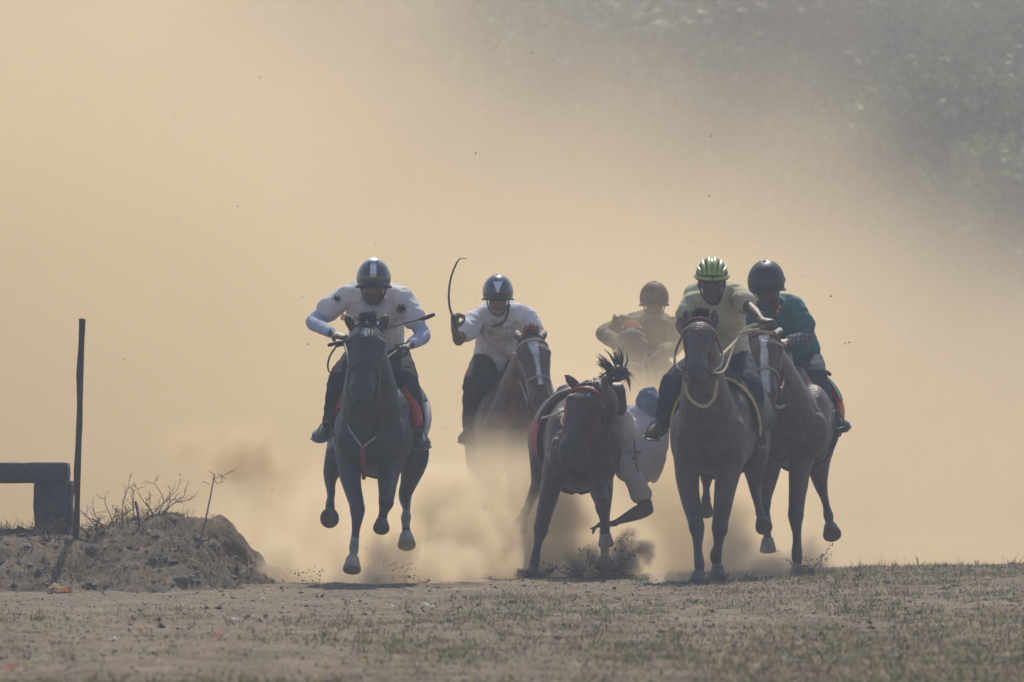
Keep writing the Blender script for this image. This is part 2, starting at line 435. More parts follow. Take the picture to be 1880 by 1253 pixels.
def horse(label, d0, S):
    P = lambda q: W(q[0], q[1], d0 + q[2])
    C = P((*S['chest'], 0)); Rp = P(S['rump']); bw = S.get('bw', 1.)
    root = empty('horse', (C.x, d0 + .6, ground_z(C.x, d0 + .6)), label, 'horse', 'galloping horses')
    tr = Sweep([(lerp(C, Rp, t) + Vector((0, 0, dz)), w * bw, h) for t, dz, w, h in TRUNK], (1, 0, 0), 4)
    hp, hm = P(S['poll']), P(S['muzzle']); hs = S.get('hs', 1.)
    hd = Sweep([(lerp(hp, hm, i / 8), w * hs, h * hs) for i, (w, h) in enumerate(HEAD)], S.get('hside', (1, 0, 0)), 4)
    nk = [(C + Vector((0, .22, .06)), .16 * bw, .24)] + [(P(q[:3]), q[3], q[4]) for q in S['neck']] + [(hd.pt(.08, 90, -.07), .072 * hs, .10 * hs)]
    ns = Sweep(nk, S.get('nside', (1, 0, 0)), 5)
    parts = [tr.mesh(20), ns.mesh(16), hd.mesh(18)]
    parts.append(ball(lerp(C, Rp, .28) + Vector((0, 0, .29)), (.075, .26, .10)))          # withers
    for sx in (-1, 1):
        parts.append(ball(C + Vector((sx * .118 * bw, .02, -.02)), (.10, .10, .17)))          # breast muscle
        parts.append(ball(C + Vector((sx * .155 * bw, .2, -.02)), (.085, .16, .2)))          # shoulder
        parts.append(ball(lerp(C, Rp, .2) + Vector((sx * .11 * bw, 0, .10)), (.105, .2, .18)))         # shoulder blade
        parts.append(ball(hd.pt(.29, -90 + sx * 62, -.012), .032 * hs))                       # brow above the eye
        parts.append(ball(hd.pt(.3, 90 - sx * 52, -.035), (.045 * hs, .075 * hs, .085 * hs)))   # cheek
        parts.append(ball(hd.pt(.90, -90 + sx * 48, -.016), .027 * hs))                       # nostril wing
    parts.append(ball(hd.pt(.95, 90, -.02), (.038 * hs, .038 * hs, .03 * hs)))             # chin
    ears = []
    for b, tip in S['ears']:
        pb, pt_ = P(b), P(tip); ears += [tube([pb, lerp(pb, pt_, .45), lerp(pb, pt_, .8), pt_], [(.03, .022), (.037, .022), (.026, .015), (.006, .006)], n=10)]
    hooves = []
    for lg in S['legs']:
        pts = [P(q[:3]) for q in lg['p']]; rs = [q[3] for q in lg['p']]
        parts.append(Sweep([(p, r * .96, r * 1.08) for p, r in zip(pts, rs)], (1, 0, 0), 4).mesh(14))
        if lg.get('knee') is not None:
            k = lg['knee']; parts.append(ball(pts[k] + Vector((0, -.008, 0)), (rs[k] * 1.08, rs[k] * 1.15, rs[k] * 1.35)))
        ht = P(lg['hoof'][0]); hb = P(lg['hoof'][1]); h0 = ht
        if (hb - ht).length > .085: ht = hb + (ht - hb).normalized() * .085
        parts.append(tube([pts[-1], lerp(pts[-1], ht, .5), lerp(ht, hb, .1)], [rs[-1], .028, .036]))
        hooves.append((ht, hb, lg['hoof'][2], lg.get('white'), pts))
    me, co = remesh(parts + ears, .012, 6)
    co = wrinkle(me, co, .0035, 7, d0, (1, 1, .6))
    gl = [([C + Vector((0, -.12, .12)), C + Vector((0, -.13, -.06)), C + Vector((0, -.06, -.24))], .016, .022)]
    for sx in (-1, 1):
        gl += [([C + Vector((sx * .03, -.12, -.12)), C + Vector((sx * .11, -.1, -.16)), C + Vector((sx * .2 * bw, 0, -.1))], .010, .018),
               ([C + Vector((sx * .09, -.1, .16)), C + Vector((sx * .17 * bw, .0, .1)), C + Vector((sx * .235 * bw, .12, -.05))], .010, .02),
               ([hd.pt(u, -90 + sx * a, 0) for u, a in ((.36, 62), (.5, 60), (.62, 62))], -.006, .012), ([hd.pt(u, -90 + sx * a, 0) for u, a in ((.40, 85), (.55, 80), (.68, 80))], .007, .014),
               ([hd.pt(.22, -90 + sx * 80, 0), hd.pt(.2, -90 + sx * 55, 0)], .008, .014),
               ([ns.pt(u, 60 if sx > 0 else 120, 0) for u in (.3, .5, .7, .9)], .010, .022)]
    co = groove(me, co, gl)
    # coat: base colour, dark points, white marks in the horse's own places
    cl = np.tile(np.array(S['coat']), (len(co), 1)); dk = np.array(S.get('points', S['coat']))
    belly = C.z - .36
    k = np.clip((belly - co[:, 2]) / .22, 0, 1)[:, None]; cl = cl * (1 - k) + dk * k
    mn = vnoise(co, 3.5, 3.)[:, None]; cl = cl * (1 + .35 * mn) * (1 + .3 * vnoise(co, 11., 7.)[:, None]) + .012 * np.clip(vnoise(co, 6., 12.), 0, 1)[:, None] * np.array((1, .85, .66))
    A = np.array(hp); ax = np.array(hm) - A; Lh = np.linalg.norm(ax); ax /= Lh
    sd = hd.s[10]; fr = -hd.n[10]
    rel = co - A; th = rel @ ax / Lh; la = rel @ sd; fo = rel @ fr
    onhead = (th > -.05) & (th < 1.15) & (np.linalg.norm(rel - np.outer(th * Lh, ax), axis=1) < .15)
    mz = np.clip((th - .78) / .15, 0, 1)[:, None] * onhead[:, None]
    cl = cl * (1 - mz * .5) + np.array(S.get('muzzle_col', dk)) * mz * .5
    for t0, t1, w0, w1 in S.get('blaze', []):
        tt = np.clip((th - t0) / (t1 - t0), 0, 1); wd = (w0 + (w1 - w0) * tt) * (1 + .45 * vnoise(co, 13., 1.))
        k = np.clip((wd - np.abs(la - S.get('blaze_off', 0))) / .008 + .5, 0, 1) * np.clip((th - t0) / .02 + .5, 0, 1) * np.clip((t1 - th) / .02 + .5, 0, 1) * (onhead & (fo > .015))
        cl = cl * (1 - k[:, None]) + np.array((.55, .53, .51)) * k[:, None]
    for ht, hb, r, wh, pts in hooves:
        if wh:
            for c0 in (pts[-1], pts[-2]):
                m = np.linalg.norm(co - np.array(c0), axis=1) < wh; cl[m] = (.17, .16, .155)
    set_col(me, cl)
    body = meshobj('body', me, coat_m, root)
    for ht, hb, r, wh, pts in hooves:
        V, F = hoof_mesh(ht, hb, r); obj('hoof', V, F, pale_hoof_m if wh else hoof_m, root)
    for sx in (-1, 1):
        solid('eye', ball(hd.pt(.30, -90 + sx * 68, -.004), (.019, .019, .022)), eye_m, root)
        solid('nostril', ball(hd.pt(.915, -90 + sx * 44, .001), (.011, .010, .019)), eye_m, root)
    # mane, forelock, tail
    hm_ = S.get('hair', hair_m); rg = random.Random(int(d0 * 10))
    rt = []; dr = []
    fl = Vector(S.get('mane_dir', (0, .6, .35)))
    for k in range(S.get('mane_n', 260)):
        u = rg.uniform(.35, .98); rt.append(ns.pt(u, -90 + rg.uniform(-14, 14), -.01)); dr.append(fl + Vector((rg.choice((-1, 1)) * .25, 0, 0)))
    for q in S.get('mane_roots', []):
        for k in range(q[3] * 2): rt.append(P(q[:3]) + Vector((rg.gauss(0, .016), rg.gauss(0, .035), rg.gauss(0, .012)))); dr.append(Vector(q[4]))
    V, F = strands(rt, dr, S.get('mane_len', .2), .0035, 5, .5, S.get('mane_jit', .22), 3)
    for q in S.get('locks', []):
        lv, lf = tube([P(x) for x in q[1]], [q[0], q[0] * .8, .002][:len(q[1])] if len(q[1]) == 3 else q[0], n=6, sub=4); k0 = len(V); V = V + [Vector(p) for p in lv]; F = F + [tuple(i + k0 for i in f) for f in lf]
    for q in S.get('mane_core', []):
        bv, bf = ball(P(q[:3]), q[3], None, 3); bv = bv + (vnoise(bv, 22, 2.) * .016)[:, None] * np.array((1, 1, 1)); k0 = len(V); V = V + [Vector(p) for p in bv]; F = F + [tuple(i + k0 for i in f) for f in bf]
    obj('mane', V, F, hm_, root, smooth=False)
    rt = [hd.pt(rg.uniform(.0, .07), -90 + rg.uniform(-40, 40), -.008) for _ in range(S.get('fore_n', 90))]
    V, F = strands(rt, [Vector(S.get('fore_dir', (0, .1, 1)))] * len(rt), S.get('fore_len', .05), .007, 3, .5, .25, 4); obj('forelock', V, F, hm_, root, smooth=False)
    te = Rp + Vector((0, .12, .1)); rt = [te + Vector((rg.gauss(0, .02), rg.gauss(0, .02), rg.gauss(0, .02))) for _ in range(220)]
    V, F = strands(rt, [Vector(S.get('tail_dir', (.05, 1, .1)))] * len(rt), .55, .007, 6, .9, .07, 5); obj('tail', V, F, hm_, root, smooth=False)
    # bridle
    B = S['bridle']; bm_ = B['mat']; w = B.get('w', .011)
    def strap(name, pts, m=bm_, wd=w, th_=.004): return solid(name, tube(pts, [(wd, th_)] * len(pts) if False else wd * .58, n=8, sub=2), m, root)
    if B.get('brow', True): strap('browband', [hd.pt(.155, a, .004) for a in range(-5, -181, -12)], wd=w * 1.25)
    strap('headpiece', [hd.pt(.03 + .05 * abs(math.cos(R(a))), a, .004) for a in range(0, -181, -15)], leather_m)
    if B.get('nose', True): strap('noseband', [hd.pt(.64, a, .004) for a in range(0, 361, 15)], B.get('nosemat', bm_))
    bits = []
    for a in (2, 178):
        strap('cheek_strap', [hd.pt(.10 + .74 * i / 8, a - (28 if a < 90 else -28) * math.sin(i / 8 * math.pi), .003) for i in range(9)])
        c = hd.pt(.86, a, .016); bits.append(c); solid('bit_ring', ringmesh(c, (1, .15, 0), .034, .005), metal_m, root)
    if B.get('chain'): solid('curb_chain', tube([hd.pt(.93 - .05 * math.sin(i / 8 * math.pi), 5 + i * 170 / 8, .014) for i in range(9)], .006, n=6, sub=2), metal_m, root)
    solid('mouth_line', tube([hd.pt(.90 + .09 * math.sin(i / 8 * math.pi), 10 + (-200) * i / 8, -.004) for i in range(9)], .004, n=6, sub=2), eye_m, root)
    for i, tgt in enumerate(S.get('reins', [])):
        if tgt is None: continue
        a = bits[1 - i] if i == 0 else bits[0]
        pts = [a] + [P(q) for q in tgt]
        solid('rein', tube(pts, .0075, n=6, sub=5), S.get('reinmat', bm_), root)
    if S.get('neckrope'):
        solid('neck_rope', tube([P(q) for q in S['neckrope']], .011, n=8, sub=5), S.get('ropemat', rope_m), root)
    # saddle, cloth, girth
    T = S['tack']
    cm = T['cloth']
    V, F = patch(tr, *T.get('u', (.36, .72)), *T.get('a', (-12, 192)), T.get('off', .012), .014, 10, 26)
    cl_o = obj('saddle_cloth', V, F, cm, root)
    u0 = T.get('u', (.36, .72))[0]; a0, a1 = T.get('a', (-12, 192))
    if T.get('trim'):
        tp = [tr.pt(u0 + .004, a0 + (a1 - a0) * i / 24, T.get('off', .012) + .012) for i in range(25)]; solid('trim', tube(tp, .0105, n=8, sub=1), T['trim'], cl_o)
    sb = lerp(C, Rp, .44) + Vector((0, 0, .335 + T.get('dz', 0)))
    me, co = remesh([tube([sb + Vector((0, -.18, .04)), sb + Vector((0, 0, .0)), sb + Vector((0, .2, .03))], [(.07, .035), (.11, .035), (.13, .045)], n=14),
                     ball(sb + Vector((0, -.16, .05)), (.06, .04, .04)), ball(sb + Vector((0, .24, .08)), (.14, .05, .06)),
                     patch(tr, .42, .58, 20, 160, .026, .016, 8, 20)], .014, 4)
    meshobj('saddle', me, leather_m, root)
    solid('girth', tube([tr.pt(.40, a, .012) for a in range(-180, 1, 12)], .022, n=8, sub=1), leather_m, root)
    if S.get('breast'):
        for q in S['breast']: solid(q[0], tube([P(x) for x in q[3]], q[2], n=8, sub=4), q[1], root)
    for st in S.get('stirrups', []):
        f = P(st[0]); ax = Vector(st[1]).normalized(); up = Vector(st[2]).normalized(); sd_ = ax.cross(up).normalized()
        pts = [f - sd_ * .048 - up * .04, f + sd_ * .048 - up * .04, f + sd_ * .052 + up * .012, f + sd_ * .034 + up * .06, f + up * .08, f - sd_ * .034 + up * .06, f - sd_ * .052 + up * .012, f - sd_ * .048 - up * .04]
        stp = solid('stirrup', tube(pts, .0055, n=6, sub=3), metal_m, root)
        solid('stirrup_leather', tube([f + up * .08, lerp(f + up * .08, sb, .5), sb + Vector((.12 if f.x > sb.x else -.12, 0, -.02))], [(.016, .005)] * 3, n=6, sub=3), leather_m, root)
    return dict(root=root, P=P, head=hd, trunk=tr, neck=ns, C=C, R=Rp, bits=bits)


# ------------------------------------------------------------------ people
def hand_parts(wr, d, nrm, curl=1.0, sgn=1, spread=.0, pointing=None):
    """palm and five fingers; d runs from wrist to knuckles, nrm out of the back of the hand, sgn the thumb's side"""
    d = d.normalized(); nrm = (nrm - nrm.dot(d) * d).normalized(); sd = d.cross(nrm).normalized() * sgn
    k0 = wr + d * .09
    P = [Sweep([(wr - d * .02, .026, .02), (wr + d * .03, .036, .017), (wr + d * .07, .041, .016), (k0, .038, .014)], sd, 3).mesh(12)]
    for i, (o, l) in enumerate(((.03, .072), (.010, .082), (-.010, .076), (-.029, .06))):
        q = k0 + sd * o - d * (.006 * abs(i - 1)); pts = [q - d * .02]; dd = d + sd * (o * spread * 10); ang = 0
        cu = curl if pointing is None or i not in pointing else .12
        for s, f in enumerate((.45, .31, .24)):
            pts.append(q); ang += cu * (48 + 12 * s); dv = (dd * math.cos(R(ang)) - nrm * math.sin(R(ang))).normalized(); q = q + dv * (l * f)
        pts.append(q); P.append(tube(pts, [.0095, .010, .0092, .0085, .0072], side=sd, n=8, sub=2))
    t0 = wr + d * .025 + sd * .026; t1 = t0 + (sd * .75 + d * .55 - nrm * .25).normalized() * .036; t2 = t1 + (d * .75 - nrm * (.55 * curl) + sd * .1).normalized() * .032; t3 = t2 + (d * .55 - nrm * .75 * curl - sd * .35 * curl).normalized() * .026
    P.append(tube([wr + d * .015, t0, t1, t2, t3], [.014, .0145, .012, .0105, .0085], n=8, sub=2))
    return P


def frame(fwd, up=(0, 0, 1), roll=0):
    b = -Vector(fwd).normalized(); z = (Vector(up) - Vector(up).dot(b) * b).normalized(); x = b.cross(z)
    if roll: q = Matrix.Rotation(R(roll), 3, b); z = q @ z; x = q @ x
    return Matrix((x, b, z)).transposed()


def helmet(kind, c, M, parent, shell_m, size=1.):
    """shell, visor, rim and straps in the head's own frame (front is -y)"""
    T = lambda v: Vector(c) + M @ (Vector(v) * size)
    rx, ry, rz = (.108, .132, .125) if kind != 'bike' else (.104, .138, .122); oz = .026 if kind == 'bike' else .018
    nz = 40; nr = 14; V = []; F = []
    def lim(a):                                     # lower edge by azimuth: higher over the face
        f = max(0, -math.sin(a)); b_ = max(0, math.sin(a))
        return (.018 * f - .038 * (1 - f) - .03 * b_) if kind != 'bike' else (.032 * f + .005 * (1 - f) - .02 * b_)
    for lay, k in ((0, 1.), (1, .93)):
        for j in range(nr + 1):
            for i in range(nz):
                a = i * 2 * math.pi / nz; zl = max(-.98, min(.98, (lim(a) - oz) / rz)); ph_max = math.acos(zl); ph = ph_max * j / nr + .001
                V.append(T((math.cos(a) * math.sin(ph) * rx * k, math.sin(a) * math.sin(ph) * ry * k, oz + math.cos(ph) * rz * k)))
    w = nz; off = (nr + 1) * nz
    for j in range(nr):
        for i in range(nz):
            q = (j * w + i, j * w + (i + 1) % nz, (j + 1) * w + (i + 1) % nz, (j + 1) * w + i); F.append(q[::-1]); F.append(tuple(x + off for x in q))
    for i in range(nz): F.append((nr * w + i, nr * w + (i + 1) % nz, nr * w + (i + 1) % nz + off, nr * w + i + off))
    h = obj('helmet', np.array([tuple(v) for v in V]), F, shell_m if kind != 'bike' else black_m, parent)
    def on(a, ph, k=1.): a = R(a); ph = R(ph); return T((math.cos(a) * math.sin(ph) * rx * k, math.sin(a) * math.sin(ph) * ry * k, oz + math.cos(ph) * rz * k))
    if kind in ('rider', 'round'):
        pr = .034 if kind == 'rider' else .022; V = []; F = []
        n = 16
        for i in range(n + 1):
            a = R(-158 + 136 * i / n); e = math.sin(math.pi * i / n) ** .7
            x, y = math.cos(a) * rx, math.sin(a) * ry; z = lim(a)
            for dx, dz in ((.97, .010), (1 + pr * e / .12, -.012 * e + .004), (1 + pr * e / .12, -.018 * e), (.97, -.004)): V.append(T((x * dx, y * dx, z + dz)))
        for i in range(n):
            for k in range(4): F.append((i * 4 + k, i * 4 + (k + 1) % 4, i * 4 + 4 + (k + 1) % 4, i * 4 + 4 + k))
        F += [(0, 1, 2, 3), (n * 4 + 3, n * 4 + 2, n * 4 + 1, n * 4)]
        obj('visor', np.array([tuple(v) for v in V]), F, black_m, h)
        rim = [T((math.cos(R(a)) * rx * 1.005, math.sin(R(a)) * ry * 1.005, lim(R(a)))) for a in range(0, 361, 9)]
        solid('rim', tube(rim, .006 * size, n=6, sub=1), black_m, h)
        solid('button', ball(on(0, 0, 1.01), (.012, .012, .006), M.to_4x4(), 2), shell_m, h)
    else:
        for a0, off_ in ((-90, 0),):
            for x in (-.86, -.56, -.19, .19, .56, .86):       # shell ribs run from brow to nape over dark vents
                pts = []
                for j in range(15):
                    ph = R(-72 + j * 144 / 14); xx = x * rx * (.55 + .45 * math.cos(ph)); rr = math.sqrt(max(.02, 1 - (xx / rx) ** 2))
                    pts.append(T((xx, math.sin(ph) * ry * rr * 1.02, oz + math.cos(ph) * rz * rr * 1.03)))
                solid('shell_rib', tube(pts, [(.0135 * size, .006 * size)] * 15, side=M @ Vector((1, 0, 0)), n=8, sub=1), shell_m, h)
        br = [T((math.cos(R(a)) * rx * 1.02, math.sin(R(a)) * ry * 1.02, .036)) for a in range(-172, -7, 8)]
        solid('brow_rim', tube(br, [(.011, .011)] * len(br), n=8, sub=1), shell_m, h)
    for sx in (-1, 1):
        solid('chin_strap', tube([T((sx * .078, -.03, -.03)), T((sx * .063, -.052, -.08)), T((sx * .03, -.082, -.122)), T((0, -.088, -.13))], [(.0055, .003)] * 4, n=6, sub=3), black_m, h)
    return h, on, T


def person(label, Jp, P, S, group='people riding in the race', root_at=None):
    J = {k: P(v) for k, v in Jp.items()}
    base = root_at or J['pelvis']
    root = empty('person', base, label, 'person', group)
    ls = (J['sR'] - J['sL']).normalized()
    sk = S.get('skin', (.13, .07, .045)); fem = S.get('bulk', 1.)
    # ---- skin
    mid = lerp(J['pelvis'], J['neck'], .5) + Vector(S.get('arch', (0, .05, .04)))
    M = frame(S['look'], S.get('headup', (0, 0, 1)), S.get('roll', 0)); hc = J['head']; hs = S.get('headsize', 1.0)
    T = lambda v: hc + M @ (Vector(v) * hs)
    M4 = M.to_4x4()
    parts = [Sweep([(J['pelvis'], .13, .09), (mid, .12, .085), (lerp(mid, J['neck'], .7), .14, .09), (J['neck'], .06, .06)], ls, 4).mesh(14),
             tube([lerp(J['neck'], mid, .12), lerp(J['neck'], T((0, .02, -.07)), .5), T((0, .02, -.05))], [.062, .056, .055]),
             ball(T((0, .005, .02)), (.078 * hs, .097 * hs, .100 * hs), M4), ball(T((0, -.028, -.045)), (.062 * hs, .068 * hs, .085 * hs), M4),
             ball(T((0, -.062, -.112)), (.036 * hs, .032 * hs, .026 * hs), M4), ball(T((0, -.084, .025)), (.05 * hs, .016 * hs, .014 * hs), M4),
             tube([T((0, -.092, .012)), T((0, -.108, -.02)), T((0, -.113, -.036))], [.009, .0125, .015], n=8), ball(T((0, -.09, -.072)), (.024 * hs, .012 * hs, .012 * hs), M4)]
    for sx in (-1, 1):
        parts += [ball(T((sx * .08, .012, -.02)), (.012, .022, .034), M4), ball(T((sx * .045, -.068, -.03)), (.022, .018, .018), M4)]
    for s, sg in (('L', -1), ('R', 1)):
        sh, el, wr = J['s' + s], J['e' + s], J['w' + s]; hd_ = S['hand' + s]
        am = S.get('arm', {}).get(s, 1.)
        parts += [Sweep([(sh, .05, .05), (lerp(sh, el, .35), .047 * am, .047), (lerp(sh, el, .9), .037 * am, .037 * am), (el, .037 * am, .037 * am), (lerp(el, wr, .3), .039 * am, .037 * am), (lerp(el, wr, .8), .027, .024), (wr, .026, .021)], (0, 0, 1) if abs((el - sh).normalized().z) < .8 else (0, 1, 0), 4).mesh(12)]
        parts += hand_parts(wr, Vector(hd_[0]), Vector(hd_[1]), hd_[2], hd_[3], pointing=hd_[4] if len(hd_) > 4 else None)
        hi, kn, an = J['h' + s], J['k' + s], J['a' + s]
        parts += [tube([hi, lerp(hi, kn, .5), kn, lerp(kn, an, .3), an], [.08, .07, .052, .05, .036])]
    me, co = remesh(parts, .0065, 3)
    cl = np.tile(np.array(sk), (len(co), 1)) * (1 + .15 * vnoise(co, 9, 2.))[:, None]
    inv = np.array(M.transposed()); q = (co - np.array(hc)) @ inv.T / hs
    near = np.linalg.norm(q, axis=1) < .19
    hair = near & ((q[:, 2] > .045) | ((q[:, 1] > .03) & (q[:, 2] > -.06)) ) ; cl[hair] = (.012, .01, .009)
    if S.get('beard'):
        b_ = near & (q[:, 2] < -.055) & (q[:, 1] < -.01) & (q[:, 2] > -.15) & ~((np.abs(q[:, 0]) < .02) & (q[:, 2] > -.085) & (q[:, 2] < -.066)); cl[b_] = np.array(sk) * .35
    lip = near & (np.abs(q[:, 0]) < .026) & (np.abs(q[:, 2] + .075) < .009) & (q[:, 1] < -.08); cl[lip] = (.16, .05, .045)
    for sx in (-1, 1):
        e = near & (((q[:, 0] - sx * .031) / .016) ** 2 + ((q[:, 2] - .003) / .008) ** 2 < 1) & (q[:, 1] < -.05); cl[e] = (.03, .022, .02)
        e = near & (((q[:, 0] - sx * .031) / .024) ** 2 + ((q[:, 2] - .022) / .006) ** 2 < 1) & (q[:, 1] < -.05); cl[e] = (.014, .011, .01)
    if S.get('glove'):
        for s_ in 'LR':
            far = np.linalg.norm(co - np.array(J['w' + s_] + Vector(S['hand' + s_][0]).normalized() * .07), axis=1) < .095; cl[far] = S['glove']
    set_col(me, cl)
    body = meshobj('body', me, skin_m, root)
    # ---- shirt
    hem = S.get('hem', 0.); pv = lerp(J['pelvis'], J['neck'], -hem); bk = fem
    parts = [Sweep([(pv, .172 * bk, .14), (lerp(pv, mid, .5), .168 * bk, .135), (mid, .17 * bk, .135), (lerp(mid, J['neck'], .55), .176 * bk, .13), (lerp(mid, J['neck'], .86), .135, .10), (lerp(mid, J['neck'], .97), .078, .074)], ls, 5).mesh(18),
             tube([J['sL'], lerp(J['sL'], J['sR'], .5) + (J['neck'] - lerp(J['sL'], J['sR'], .5)) * .3, J['sR']], [.058, .068, .058])]
    if S.get('hump', True): parts.append(ball(lerp(J['sL'], J['sR'], .5) + Vector((0, .09, .02)), (.185, .13, .085)))
    for q in S.get('blobs', []): parts.append(ball(P(q[:3]), q[3]))
    if S.get('flap'):
        parts += [tube([P(x[:3]) for x in S['flap']], [(x[3], x[4]) for x in S['flap']], side=S.get('flapside', (1, 0, 0)))]
    under = []
    for s in 'LR':
        sh, el, wr = J['s' + s], J['e' + s], J['w' + s]; ln = S.get('sleeve', .6)
        if ln <= 1: parts.append(tube([sh, lerp(sh, el, .5 * ln), lerp(sh, el, ln)], [.06, .064, .070], n=14))
        else: parts.append(tube([sh, lerp(sh, el, .5), el, lerp(el, wr, .5 * (ln - 1)), lerp(el, wr, ln - 1)], [.064, .058, .05, .046, .04], n=14))
        if S.get('under'): under.append((s, tube([lerp(sh, el, .3), lerp(sh, el, .7), el, lerp(el, wr, .4), lerp(el, wr, .9)], [.052, .049, .0445, .043, .034], n=14)))
    me, co = remesh(parts, .009, 5)
    co = wrinkle(me, co, S.get('fold', .019), 7, d_seed(label), (1, 1, .4)); co = wrinkle(me, co, .007, 17, d_seed(label) + 2, (.6, 1, 1))
    shc = np.tile(np.array(S['shirt']), (len(co), 1)) * (1 + .12 * vnoise(co, 6, 5.))[:, None]
    if S.get('shirtfn'): shc = S['shirtfn'](co, shc, J)
    set_col(me, shc)
    shirt = meshobj('shirt', me, S.get('shirtmat') or (white_cloth_m if S.get('thin', True) else cloth_m), root)
    for s, u in under:
        me, co = remesh([u], .008, 3); co = wrinkle(me, co, .004, 22, 3.)
        uc = np.tile(np.array(S['under']), (len(co), 1))
        if S.get('underfn'): uc = S['underfn'](co, uc)
        set_col(me, uc)
        meshobj('under_sleeve', me, white_cloth_m, root)
    # ---- trousers
    parts = [ball(J['pelvis'], (.15, .125, .11)), tube([J['hL'], J['hR']], .105), tube([J['pelvis'], lerp(J['pelvis'], mid, .45)], [(.148, .116), (.142, .11)], side=ls)]
    for s in 'LR':
        hi, kn, an = J['h' + s], J['k' + s], J['a' + s]
        parts.append(tube([hi, lerp(hi, kn, .5), kn, lerp(kn, an, .35), lerp(kn, an, .75), lerp(kn, an, .97)], [.102, .09, .074, .070, .056, .052], n=14))
    me, co = remesh(parts, .01, 5); co = wrinkle(me, co, .010, 9, d_seed(label) + 4, (1, 1, 1.3))
    set_col(me, np.tile(np.array(S['trousers']), (len(co), 1)) * (1 + .25 * vnoise(co, 5, 8.))[:, None])
    meshobj('trousers', me, denim_m, root)
    # ---- shoes
    for s in 'LR':
        an, to = J['a' + s], J['t' + s]; d = (to - an).normalized(); up = (lerp(J['k' + s], an, .5) - an).normalized(); up = (up - up.dot(d) * d).normalized(); sd = d.cross(up)
        if (to - an).length < .02: continue
        heel = an - up * .035 - d * .05; tip = an - up * .045 + d * .15
        me, co = remesh([Sweep([(heel, .036, .038), (lerp(heel, tip, .3), .038, .042), (lerp(heel, tip, .6), .044, .036), (lerp(heel, tip, .88), .043, .026), (tip, .03, .018)], sd, 4).mesh(14),
                         tube([an + up * .05, an - up * .03], [.044, .042])], .008, 4)
        set_col(me, np.tile(np.array(S['shoes']), (len(co), 1)) * (1 + .4 * vnoise(co, 22, 8.))[:, None])
        shoe = meshobj('shoe', me, cloth_m, root)
        so_ = [Sweep([(heel - up * .04, .036, .011), (lerp(heel, tip, .35) - up * .042, .036, .010), (lerp(heel, tip, .7) - up * .036, .046, .010), (tip - up * .022, .034, .009)], sd, 3).mesh(10)]
        V, F = joined(so_); obj('sole', V, F, S.get('solemat', mat('pale_rubber', (.28, .26, .22), .7, .3, 40)), shoe)
    return dict(root=root, J=J, M=M, T=T, hc=hc, shirt=shirt, body=body)


def d_seed(s): return float(sum(ord(c) for c in s) % 37)


def decal(name, surf_pts, m, parent, th=.003):
    """a thin printed patch: outline points in order, given thickness along its own normal"""
    c = sum(surf_pts, Vector()) / len(surf_pts); n = Vector()
    for a, b in zip(surf_pts, surf_pts[1:] + surf_pts[:1]): n += (a - c).cross(b - c)
    n.normalize()
    if n.y > 0: n = -n
    k = len(surf_pts); V = [p + n * th for p in surf_pts] + [p - n * th for p in surf_pts]
    F = [tuple(range(k)), tuple(range(2 * k - 1, k - 1, -1))] + [(i, (i + 1) % k, k + (i + 1) % k, k + i) for i in range(k)]
    return obj(name, np.array([tuple(v) for v in V]), F, m, parent, smooth=False)

# ------------------------------------------------------------------ the six horses
BLACK, DBAY, BAY, CHEST = (.013, .013, .0145), (.05, .022, .015), (.078, .038, .025), (.095, .038, .02)
red_cloth_m = mat('red_saddle_cloth', (.36, .035, .03), .9, .25, 25, .3, 60)
white_pad_m = mat('dusty_white_saddle_cloth', (.52, .48, .47), .9, .25, 20, .3, 60)
dark_pad_m = mat('dark_felt_saddle_cloth', (.03, .026, .026), .95, .3, 25, .3, 60)
gold_m = mat('yellow_binding', (.5, .38, .14), .85, .3, 40)

